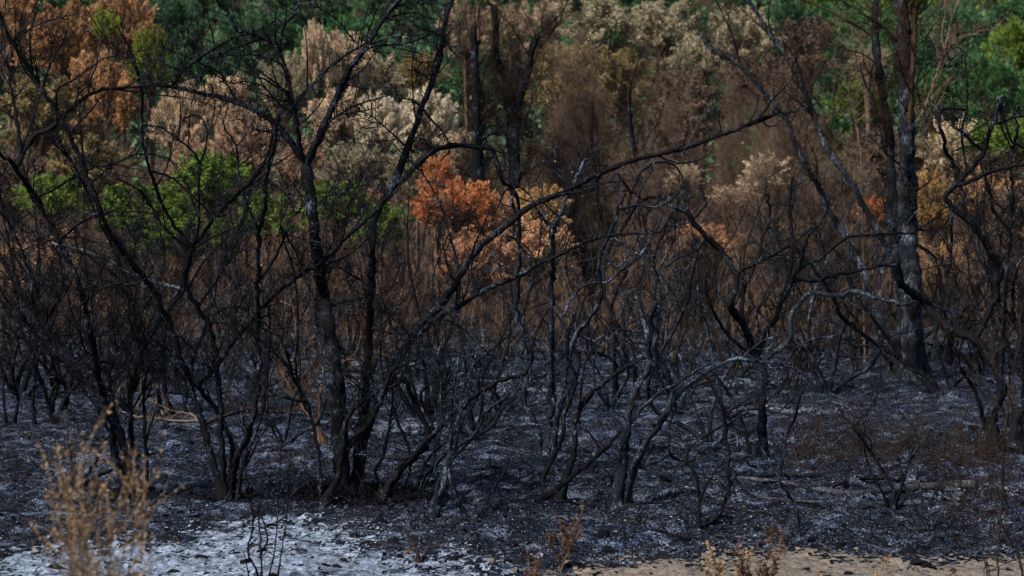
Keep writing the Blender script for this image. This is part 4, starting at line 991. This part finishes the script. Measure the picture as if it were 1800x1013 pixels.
traced('looping_shrub', 'slim dark shrub whose stems bow like loops, tallest curving to the left', 'shrub', (1238, 922), [
 (9, 5, [(1236, 924), (1265, 903), (1282, 858), (1280, 806), (1275, 756), (1270, 720), (1255, 683), (1240, 660)]),
 (6, 4, [(1229, 926), (1232, 876), (1250, 840), (1262, 816)]),
 (7, 4, [(1226, 910), (1225, 841), (1208, 812), (1211, 790), (1230, 772), (1255, 757), (1285, 740), (1315, 725)]),
 (8, 4, [(1240, 922), (1265, 908), (1290, 911)]),
 (5, 3, [(1212, 930), (1200, 910), (1188, 905)]),
 (5, 3, [(1211, 815), (1180, 800), (1176, 760), (1185, 720)]),
 (5, 3, [(1270, 735), (1300, 710), (1340, 690)]),
 ], 'char', 'curl', .45, .2, 20, GS, wmul=1.2)
traced('knotted_shrub', 'knotted dark shrub with a stout trunk branching into twisted limbs', 'burnt tree', (1342, 808), [
 (18, 10, [(1342, 808), (1340, 731), (1336, 656), (1331, 626), (1313, 588), (1299, 558), (1284, 541), (1291, 501), (1289, 474), (1269, 444), (1242, 417), (1222, 394), (1202, 370), (1182, 360)]),
 (11, 6, [(1334, 632), (1345, 591), (1365, 556), (1377, 516), (1395, 494), (1434, 494), (1467, 484), (1504, 478), (1538, 467), (1575, 467)]),
 (9, 5, [(1303, 561), (1306, 518), (1319, 481), (1333, 451), (1340, 417), (1352, 380), (1350, 340)]),
 (9, 4, [(1367, 548), (1384, 511), (1404, 474), (1447, 451), (1484, 421), (1538, 412), (1608, 410)]),
 (7, 4, [(1286, 490), (1319, 467), (1350, 454), (1390, 430), (1430, 400)]),
 (7, 4, [(1331, 626), (1290, 600), (1260, 560), (1240, 500), (1250, 460)]),
 (7, 4, [(1384, 511), (1394, 440), (1390, 380), (1400, 330)]),
 (6, 3, [(1404, 474), (1420, 420), (1450, 380), (1460, 340)]),
 (6, 3, [(1242, 417), (1225, 440), (1200, 450), (1170, 470)]),
 (7, 4, [(1320, 800), (1305, 740), (1280, 690), (1250, 650)]),
 (6, 4, [(1360, 802), (1395, 740), (1410, 690), (1440, 640), (1450, 600)]),
 (6, 4, [(1300, 800), (1290, 750), (1260, 700), (1245, 660)]),
 ], 'char', 'curl', .8, .3, 21, GS, wmul=1.2)
traced('arched_shrub', 'pale grey shrub with one long smooth branch arched over the clearing', 'shrub', (1345, 700), [
 (12, 6, [(1345, 700), (1344, 660), (1352, 628), (1385, 600), (1390, 560), (1415, 523), (1435, 515), (1467, 521), (1498, 511), (1518, 518), (1550, 525), (1585, 535), (1615, 529), (1645, 537), (1665, 545), (1672, 571)]),
 (7, 4, [(1360, 700), (1385, 660), (1380, 640), (1420, 600), (1470, 590)]),
 ], 'char_grey', 'curl', .3, .15, 22, GS, wmul=1.2)
traced('descending_shrub', 'dark shrub of long limbs sloping down to the foot of the tall tree', 'shrub', (1650, 690), [
 (11, 6, [(1650, 690), (1629, 665), (1585, 632), (1538, 605), (1504, 578), (1478, 555), (1464, 525), (1444, 491), (1417, 457), (1394, 424), (1387, 367), (1395, 310)]),
 (9, 5, [(1645, 692), (1600, 650), (1551, 582), (1518, 538), (1494, 501), (1484, 467), (1467, 441), (1440, 420)]),
 (6, 3, [(1538, 605), (1570, 590), (1610, 580), (1640, 570)]),
 ], 'char', 'curl', .8, .3, 23, GS)
# tall tree at right
traced('tall_tree', 'tallest straight trunk at right, ash streaked below and reddish bark above', 'burnt tree', (1602, 668), [
 (52, 28, [(1602, 668), (1604, 600), (1603, 540), (1601, 480), (1598, 420), (1596, 350), (1597, 302), (1595, 235), (1593, 168), (1590, 101), (1590, 50), (1585, -6)]),
 (24, 16, [(1576, 660), (1584, 560), (1582, 480), (1575, 400), (1568, 336), (1565, 268), (1560, 218), (1551, 168), (1545, 117), (1540, 84), (1538, 34), (1541, -6)]),
 (14, 11, [(1600, 240), (1600, 200), (1603, 150), (1606, 100), (1608, 60), (1612, -6)]),
 (16, 8, [(1592, 650), (1558, 588), (1530, 520), (1518, 480), (1504, 450), (1484, 415), (1454, 367), (1441, 332), (1417, 292), (1397, 248), (1377, 201), (1350, 170), (1300, 115), (1255, 90), (1230, 60)]),
 (17, 9, [(1590, 520), (1565, 450), (1540, 400), (1515, 357), (1497, 320), (1455, 265), (1435, 215), (1415, 160), (1390, 110), (1350, 55), (1315, -2)]),
 (8, 4, [(1540, 66), (1491, 37), (1451, 17), (1404, -2)]),
 (8, 4, [(1586, 78), (1551, 47), (1511, 20), (1474, -2)]),
 (5, 2.5, [(1300, 115), (1297, 95), (1282, 50), (1257, -2)]),
 (7, 3, [(1562, 240), (1551, 215), (1528, 161), (1516, 134), (1512, 110)]),
 (5, 2.5, [(1540, 90), (1532, 130), (1528, 158)]),
 (5, 3, [(1598, 250), (1625, 215), (1645, 180), (1660, 150)]),
 (6, 3, [(1598, 300), (1570, 280), (1520, 230), (1470, 190)]),
 (10, 5, [(1615, 655), (1640, 600), (1650, 560), (1655, 500), (1640, 450), (1615, 430)]),
 (6, 3, [(1600, 430), (1625, 440), (1650, 470), (1690, 480)]),
 (6, 3, [(1598, 400), (1625, 405), (1655, 400), (1668, 380)]),
 (18, 12, [(1628, 662), (1615, 590), (1612, 520), (1604, 440)]),
 ], 'cracked', 'fine', .5, .12, 24, GS, minh=2.2, size=1.2, kink=.6, mats={3: 'streaked', 4: 'streaked', 5: 'char_brown', 6: 'char_brown', 8: 'char', 1: 'char', 2: 'tan_red', 7: 'char', 9: 'char'})
traced('bare_tan_tree', 'slender unburnt pale tree with a forked top just right of the tall trunk', 'sapling', (1602, 640), [
 (9, 4, [(1602, 640), (1604, 400), (1606, 235), (1614, 210), (1630, 180), (1645, 135), (1660, 90), (1670, 45), (1687, -4)]),
 (5, 3, [(1660, 90), (1656, 60), (1661, 30), (1662, -4)]),
 (4, 2, [(1645, 135), (1680, 70), (1720, 60)]),
 (3, 2, [(1655, 100), (1640, 72), (1642, 40)]),
 (3, 2, [(1606, 235), (1630, 250), (1640, 290), (1630, 330)]),
 ], 'tan_wood', 'fine', .7, .1, 25, GS, minh=2.5)
traced('crooked_tan_sapling', 'crooked pale sapling between the leaning stems and the tall trunk', 'sapling', (1520, 640), [
 (5, 2.5, [(1520, 640), (1518, 480), (1515, 300), (1504, 215), (1494, 181), (1493, 151), (1506, 121), (1504, 101), (1508, 60)]),
 (3, 2, [(1504, 215), (1530, 190), (1520, 150), (1505, 125)]),
 ], 'tan_wood', 'fine', .5, .1, 26, GS, minh=2.0)
traced('dead_tan_stick', 'bent pale bare stick glowing tan in the thicket above centre', 'sapling', (1215, 620), [
 (6, 3, [(1215, 620), (1205, 560), (1192, 520), (1185, 490), (1178, 455), (1172, 430), (1168, 410)]),
 (5, 3, [(1178, 540), (1172, 515), (1176, 490), (1181, 470)]),
 ], 'tan_wood', 'fine', .3, .3, 27, GS, minh=.8)
# twisted shrub at right edge
traced('twisted_shrub', 'twisted dark shrub with thick bent trunks at the right edge', 'burnt tree', (1768, 798), [
 (20, 10, [(1755, 798), (1741, 735), (1760, 691), (1757, 665), (1736, 622), (1712, 597), (1672, 578), (1645, 558), (1618, 524), (1585, 501), (1578, 474), (1571, 434), (1565, 390), (1560, 358)]),
 (24, 12, [(1782, 798), (1788, 730), (1806, 700), (1820, 660)]),
 (12, 7, [(1714, 598), (1736, 555), (1752, 514), (1754, 470), (1736, 435), (1712, 400), (1690, 377), (1669, 360), (1662, 345), (1680, 325), (1702, 299), (1729, 268), (1739, 235), (1753, 201), (1758, 181), (1754, 171)]),
 (9, 5, [(1675, 335), (1682, 299), (1665, 275), (1659, 242), (1650, 215), (1652, 195), (1672, 191), (1696, 193)]),
 (8, 5, [(1680, 330), (1719, 312), (1753, 299), (1806, 288)]),
 (8, 4, [(1752, 512), (1757, 464), (1776, 437), (1773, 404), (1749, 373), (1739, 336), (1726, 295), (1722, 272)]),
 (9, 5, [(1755, 520), (1780, 560), (1806, 562)]),
 (7, 4, [(1780, 560), (1780, 528), (1783, 481), (1800, 451)]),
 (6, 4, [(1675, 362), (1673, 384), (1672, 434), (1667, 481)]),
 (6, 3, [(1729, 268), (1708, 250), (1690, 230), (1678, 225)]),
 (6, 3, [(1749, 215), (1775, 210), (1806, 200)]),
 (9, 5, [(1762, 690), (1759, 662), (1762, 600), (1763, 548), (1770, 480), (1775, 400), (1780, 340), (1778, 280), (1790, 220)]),
 (6, 4, [(1754, 171), (1766, 215), (1780, 250), (1806, 262)]),
 (5, 3, [(1700, 300), (1690, 240), (1700, 180), (1697, 100)]),
 (8, 5, [(1745, 790), (1730, 740), (1715, 690), (1690, 650), (1676, 610)]),
 ], 'char', 'curl', .9, .25, 28, GS, wmul=1.35)
# small front plants
traced('v_shrub', 'small burnt shrub forking in a V in front of the fallen log', 'shrub', (1568, 893), [
 (8, 5, [(1568, 893), (1570, 858), (1542, 811), (1500, 751), (1485, 733), (1475, 717)]),
 (7, 4, [(1572, 892), (1590, 841), (1600, 806), (1613, 791), (1612, 765)]),
 (6, 4, [(1562, 890), (1545, 856), (1525, 816), (1518, 780)]),
 (4, 2, [(1500, 751), (1530, 720), (1545, 680), (1548, 640)]),
 (4, 2, [(1600, 806), (1610, 760), (1580, 720), (1575, 690)]),
 ], 'char', 'curl', .6, .3, 29, GS, minh=.25)
traced('bent_front_shrub', 'small shrub bending left over the thin end of the fallen log', 'shrub', (1404, 942), [
 (8, 5, [(1404, 942), (1400, 896), (1385, 866), (1370, 845), (1372, 820), (1380, 790), (1375, 760)]),
 (5, 3, [(1372, 846), (1352, 810), (1340, 790)]),
 (6, 3, [(1370, 846), (1335, 846), (1300, 838)]),
 ], 'char_grey', 'curl', .6, .3, 30, GS, minh=.25)
traced('low_front_shrub', 'low spindly shrub standing in front of the log near the sandy strip', 'shrub', (1642, 942), [
 (8, 5, [(1642, 942), (1622, 916), (1602, 880), (1590, 856), (1585, 830)]),
 (6, 4, [(1622, 916), (1621, 880), (1617, 856), (1605, 835)]),
 (4, 3, [(1640, 935), (1635, 900), (1645, 860), (1660, 850)]),
 ], 'char_grey', 'curl', .5, .3, 31, GS, minh=.2)
traced('burnt_stub', 'broken little burnt stub with a bent arm at the ash edge', 'shrub', (735, 985), [
 (8, 5, [(738, 992), (733, 968), (722, 950), (710, 930)]),
 (7, 4, [(738, 990), (752, 968), (756, 952)]),
 (6, 3, [(733, 966), (715, 968), (700, 980)]),
 ], 'char_brown', 'curl', .5, .3, 32, None, minh=.1)
traced('thin_front_stems', 'three thin whippy dark stems rising from the ash at the front left', 'shrub', (458, 1030), [
 (6, 3, [(456, 1030), (450, 1000), (436, 971), (445, 921), (440, 866), (425, 806), (400, 746)]),
 (5, 3, [(460, 1030), (458, 956), (455, 900), (460, 840)]),
 (6, 3, [(452, 985), (469, 950), (464, 916), (455, 905)]),
 (4, 2, [(470, 1028), (484, 956), (491, 856), (495, 740), (497, 680)]),
 (4, 2, [(486, 1028), (501, 931), (509, 850), (512, 790)]),
 (4, 2, [(440, 1028), (432, 985), (428, 970)]),
 ], 'char', 'fine', .12, .2, 33, None)
traced('tall_front_weed', 'tall thin reddish stem out of focus at the lower right corner', 'weed', (1752, 1060), [
 (5, 3, [(1756, 1060), (1754, 1000), (1756, 936), (1762, 856), (1767, 756), (1780, 656), (1800, 570)]),
 (4, 2, [(1760, 1060), (1720, 960), (1700, 900), (1690, 850)]),
 (5, 3, [(1806, 1050), (1790, 975), (1765, 930), (1757, 900)]),
 (3, 2, [(1740, 1060), (1735, 980), (1745, 900), (1740, 860)]),
 ], 'char_brown', 'fine', .25, .2, 34, None, minh=.3)

# fallen log with its cut end
def lying(name, label, px, w0, w1, m, lift, seed, S=12, cat='log', cut=False):
    rng = np.random.default_rng(seed); pts = smooth_path(np.array(px, float), 5); n = len(pts); C = []
    for x, y in pts: C.append(ground_at(x, y + 4)[0])
    C = np.array(C); d = C[:, 1]; R = np.linspace(w0, w1, n) / 2 / F * d; C[:, 2] += R * .55 + lift
    k = np.ones(7) / 7
    for j in (1, 2): C[3:-3, j] = np.convolve(C[:, j], k, 'valid')
    B = np.array([C[n // 2, 0], C[n // 2, 1], float(gh(C[n // 2, 0], C[n // 2, 1]))]); root = thing(name, label, cat, B)
    part('trunk', limb_mesh('trunk', C - B, R, S, m, rng, .09), root)
    if cut:
        ax = unit(C[-1] - C[-3]); V = []; u = unit(np.cross(ax, [0, 0, 1.0])); w = np.cross(u, ax); c0 = C[-1] - B + ax * R[-1] * .62
        for r in (0, .25, 1.0):
            for a in np.arange(12) * math.pi / 6: V.append(c0 + (u * math.cos(a) + w * math.sin(a)) * R[-1] * r * .96 - ax * (.02 if r == 0 else (.012 if r < 1 else .03)))
        Fq = [(a, (a + 1) % 12, 12 + (a + 1) % 12, 12 + a) for a in range(12)] + [(12 + a, 12 + (a + 1) % 12, 24 + (a + 1) % 12, 24 + a) for a in range(12)]
        part('cut_end', mesh_np('cut_end', V, Fq, M['tan_wood']), root)
    return root
lying('fallen_log', 'long grey fallen log lying on the ash at right, thick sawn end to the right', [(1300, 840), (1375, 851), (1440, 862), (1500, 871), (1575, 863), (1650, 858), (1714, 856)], 6, 17, M['log'], .01, 3, cut=True)
lying('fallen_pole', 'thin straight grey pole lying in front of the fallen log', [(1330, 872), (1420, 880), (1560, 885), (1690, 886)], 5, 8, M['log'], .0, 4, S=8, cat='fallen branch')
lying('shadow_log', 'black log shape for the shadow below the brush just behind the grey fallen log', [(1300, 836), (1400, 834), (1500, 838), (1590, 842)], 7, 10, M['char'], .0, 5)  # dark log shape standing in for the shadow below the brush
lying('charred_branch', 'short charred branch lying at the foot of the looping shrub', [(1232, 928), (1262, 914), (1290, 912)], 8, 8, M['char'], .0, 6, S=8, cat='fallen branch')
lying('thin_pole', 'thin dark pole lying on the bare ash left of the split stump', [(868, 872), (910, 878), (960, 879)], 4, 6, M['char'], .0, 7, S=6, cat='fallen branch')
lying('back_branch', 'dark branch lying far back behind the central clump', [(1060, 690), (1120, 688), (1180, 690)], 5, 6, M['char'], .0, 8, S=6, cat='fallen branch')

# brush heap: brown twigs round the log, ground brush
def heap(name, label, x0, x1, y0, y1, n, Lm, m, seed, up=.25, r=(.0015, .0035), kind='stuff'):
    rg = np.random.default_rng(seed); x = rg.uniform(x0, x1, n); y = rg.uniform(y0, y1, n)
    # ground points from photo positions, vectorised on the flat
    fx = (x - CX) / F; cy = (CY - y) / F; ry = cy * math.sin(PITCH) + math.cos(PITCH); rz = cy * math.cos(PITCH) - math.sin(PITCH)
    dd = -2.5 / rz * ry; X = fx / ry * dd; o = np.stack([X, dd, gh(X, dd) + .0], -1); a = rg.uniform(0, 6.28, n)
    c = grow(o, np.stack([np.cos(a) * .7, np.sin(a) * .7, np.full(n, .7)], -1), rg.gamma(3, Lm / 3, n), rg, 6, (0, 35), up, .28); c = clamp_ground(c)
    i = rg.integers(0, n, n * 3); o2, d2 = sample(c, i, rg.uniform(.2, 1, n * 3)); c2 = grow(o2, d2, rg.gamma(3, Lm / 9, n * 3), rg, 3, (20, 60), .1, .2)
    V, Fq = joinVF([tubes(c, rg.uniform(*r, n)[:, None] * np.linspace(1, .4, 6)[None], 3), tubes(c2, rg.uniform(*r, n * 3)[:, None] * .6 * np.linspace(1, .5, 3)[None], 3)])
    ob = part(name, mesh_np(name, V, Fq, m, smooth=False)); ob['kind'] = 'stuff'; ob['label'] = label
heap('brown_brush', 'low brown scorched brush tangled around the fallen log', 1380, 1720, 780, 858, 420, .42, M['char_brown'], 61)
heap('brush', 'fine burnt brush spread low over the rear of the ash', -20, 1820, 622, 700, 900, .5, M['char'], 62, .35)
heap('thin_brush', 'tall haze of fine burnt twigs where the ash meets the thicket', -20, 1820, 610, 640, 520, 1.4, M['thicket'], 65, .5, (.002, .004))
heap('burnt_stubble', 'short burnt stubble sticking out of the ash', -20, 1820, 700, 960, 900, .10, M['char_grey'], 63, .4, (.001, .0025))
heap('red_brush', 'thin reddish dead stalks at the right edge behind the sandy strip', 1640, 1820, 800, 960, 160, .30, M['char_brown'], 64)

# dry weeds at the very front
def weed(name, label, x, y_base, d, H, lean, nst, lm, seed, leaf=.03, nl=60, group=None, spreadr=None, cat='weed', lw=.45):
    if spreadr is None: spreadr = .2 if d < 11 else 1.0
    rg = np.random.default_rng(seed); wx = (x - CX) / F * d; B = np.array([wx, d, float(gh(wx, d))]); root = thing(name, label, cat, B, group)
    for s in range(nst):
        n = 10; a = rg.uniform(0, 6.28); h = np.linspace(0, 1, n) * H * rg.uniform(.45, 1)
        C = np.stack([np.cos(a) * spreadr * h / H * H * .5 + lean * h + np.cumsum(rg.normal(0, .008, n)), np.sin(a) * spreadr * h * .5 + np.cumsum(rg.normal(0, .008, n)), h - .03], -1)
        R = np.linspace(.004, .0015, n); part('stem', limb_mesh('stem', C, R, 5, M['tan_wood'], rg, .05), root)
        m = max(4, int(nl * .22)); o, dr = sample(np.repeat(C[None], m, 0), np.arange(m), rg.uniform(.3, 1, m))
        c2 = grow(o, dr, rg.uniform(.04, .22, m) * H, rg, 4, (20, 55), .25, .15)
        q = nl * 5; i = rg.integers(0, m, q); p, dr = sample(c2, i, rg.uniform(.15, 1, q) ** .7)
        ax = unit(dr * .6 + rg.normal(0, .7, (q, 3))); sdv = unit(np.cross(ax, rg.normal(size=(q, 3)))); L = rg.uniform(.4, 1.2, q)[:, None] * leaf
        V = np.stack([p, p + ax * L * .5 + sdv * L * lw * .5, p + ax * L, p + ax * L * .5 - sdv * L * lw * .5], 1).reshape(-1, 3)
        part('leaves', mesh_np('leaves', V, np.arange(q * 4).reshape(-1, 4), LM[lm], smooth=False), root, stuff=True)
        vt = tubes(c2, np.repeat([[.0016, .0013, .001, .0007]], m, 0), 3); part('twigs', mesh_np('twigs', vt[0], vt[1], M['tan_wood'], smooth=False), root, stuff=True)
weed('dry_weed', 'tall dry tan weed with seedy plumes out of focus in the lower left corner', 168, 0, 9.2, 1.66, .03, 13, 'dry_grass', 71, .017, 210)
weed('dry_weed', 'reddish dry weed with a few curled leaves behind the tall tan weed', 120, 0, 9.8, 1.15, -.06, 7, 'dry_red', 72, .02, 110)
weed('dry_weed', 'short dark weed at the far left bottom', 35, 0, 11.0, .8, .02, 5, 'dry_red', 73, .026, 34)
weed('dry_weed', 'low dry weed with rusty leaves between the tall weed and ash bed', 240, 0, 10.4, .92, .06, 6, 'dry_grass', 74, .022, 80)
weed('dry_weed', 'small rust brown weed on the burnt soil at the bottom centre', 985, 0, 15.4, .40, .02, 6, 'dry_red', 75, .022, 60)
weed('dry_weed', 'small faded weed low in the bottom centre left of the rust brown one', 925, 0, 14.6, .30, -.02, 5, 'dry_red', 76, .02, 50)
weed('dry_weed', 'curled brown weed at the left end of the sandy strip', 1200, 0, 14.1, .26, 0, 5, 'dry_grass', 77, .03, 40)
weed('dry_weed', 'slim brown weed second from the left on the sandy strip', 1288, 0, 14.3, .33, 0, 4, 'dry_grass', 78, .026, 40)
weed('dry_weed', 'feathery tan weed, tallest on the sandy strip', 1335, 0, 14.3, .50, 0, 6, 'dry_red', 79, .022, 70)
weed('grass_tuft', 'golden dry grass tuft on the sandy strip', 1495, 0, 12.2, .55, 0, 9, 'dry_grass', 80, .045, 60, cat='grass tuft', lw=.16)
weed('grass_tuft', 'small golden dry grass tuft at the bottom beside the burnt stub', 690, 0, 13.6, .16, 0, 7, 'dry_grass', 81, .04, 40, cat='grass tuft', lw=.16)
weed('grass_tuft', 'pale dry grass tuft at the bottom centre by the tan pebble', 820, 0, 13.4, .16, .05, 7, 'dry_grass', 82, .04, 40, cat='grass tuft', lw=.16)
weed('dry_weed', 'sparse dark weed at the right end of the sandy strip', 1700, 0, 13.8, .42, .05, 5, 'dry_red', 83, .02, 22)

# stones and clods big enough to tell apart
def stone(name, label, x, y, w, h, m, seed, cat='stone'):
    rg = np.random.default_rng(seed); p, d = ground_at(x, y); import bmesh
    bm = bmesh.new(); bmesh.ops.create_icosphere(bm, subdivisions=2, radius=1)
    for v in bm.verts:
        k = 1 + .28 * float(vn(v.co.x * 1.6 + seed, v.co.y * 1.6 + v.co.z, 3)) + rg.uniform(-.07, .07)
        v.co = Vector((v.co.x * w / 2, v.co.y * w / 2.4, v.co.z * h / 2)) * k / F * d
    me = bpy.data.meshes.new(name); bm.to_mesh(me); bm.free(); me.materials.append(m)
    o = part(name, me, None, (p[0], p[1], p[2] + h * .25 / F * d)); o['label'] = label; o['category'] = cat
stone('charcoal_lump', 'round black charcoal lump alone on the white ash bed', 621, 948, 16, 12, M['char'], 1, 'charcoal')
stone('charcoal_lump', 'flat black charcoal lump near the front rim of the white ash', 603, 988, 14, 8, M['char'], 2, 'charcoal')
stone('charcoal_lump', 'black upright clod on the dark soil below the split stump', 1122, 918, 13, 14, M['char'], 3, 'charcoal')
stone('burnt_clod', 'dark clod between the kinked shrub and the central clump', 848, 842, 26, 13, M['char'], 4, 'clod')
stone('burnt_clod', 'dark clod on the ash far right before the twisted shrub', 1694, 752, 28, 9, M['char'], 5, 'clod')
stone('burnt_clod', 'dark clod right of the split stump among ash patches', 1192, 795, 16, 10, M['char'], 6, 'clod')
stone('pale_stone', 'pale angular stone beside the tall dry weed', 103, 836, 15, 9, M['tan_wood'], 7)
stone('tan_pebble', 'tan pebble at the bottom centre on the dark soil', 865, 990, 11, 11, M['tan_wood'], 8, 'pebble')
stone('tan_pebble', 'small pale orange pebble on the left of the white ash bed', 314, 958, 9, 6, M['tan_wood'], 9, 'pebble')
def char_heap(label, x, y, wpx, hpx, nn, seed):
    rg = np.random.default_rng(seed); p, d = ground_at(x, y); r = rg.normal(0, .33, (nn, 2)); W_ = wpx / F * d
    Xc = p[0] + r[:, 0] * W_; Yc = p[1] + .12 + r[:, 1] * W_ * .9; k = np.exp(-(r ** 2).sum(1) * 3); Zc = gh(Xc, Yc, True) + k * rg.uniform(0, 1, nn) * hpx / F * d
    s = rg.gamma(2.0, .0055, nn); base = np.array([[1, 0, 0], [-.4, .9, 0], [-.5, -.8, 0], [0, 0, 1.0], [.1, 0, -.8]])
    V = base[None] * (1 + rg.normal(0, .3, (nn, 5, 3))); V = V * s[:, None, None] + np.stack([Xc, Yc, Zc], -1)[:, None]
    f = np.array([[0, 1, 3], [1, 2, 3], [2, 0, 3], [1, 0, 4], [2, 1, 4], [0, 2, 4]]); Fc = (f[None] + (np.arange(nn) * 5)[:, None, None]).reshape(-1, 3)
    o = part('char_heap', mesh_np('char_heap', V.reshape(-1, 3), Fc, M['chip_dark'], smooth=False)); o['kind'] = 'stuff'; o['label'] = label
char_heap('black crust heaped round the foot of the forked tree', 600, 874, 170, 22, 3200, 1)
char_heap('black crust heaped round the foot of the bent shrub', 710, 880, 120, 16, 2200, 2)
char_heap('black crust at the foot of the five-stemmed clump', 400, 882, 80, 9, 900, 3)
char_heap('black crust at the foot of the left clump', 235, 878, 90, 9, 900, 4)
char_heap('black crust at the foot of the twisted shrub', 1765, 800, 90, 10, 900, 6)
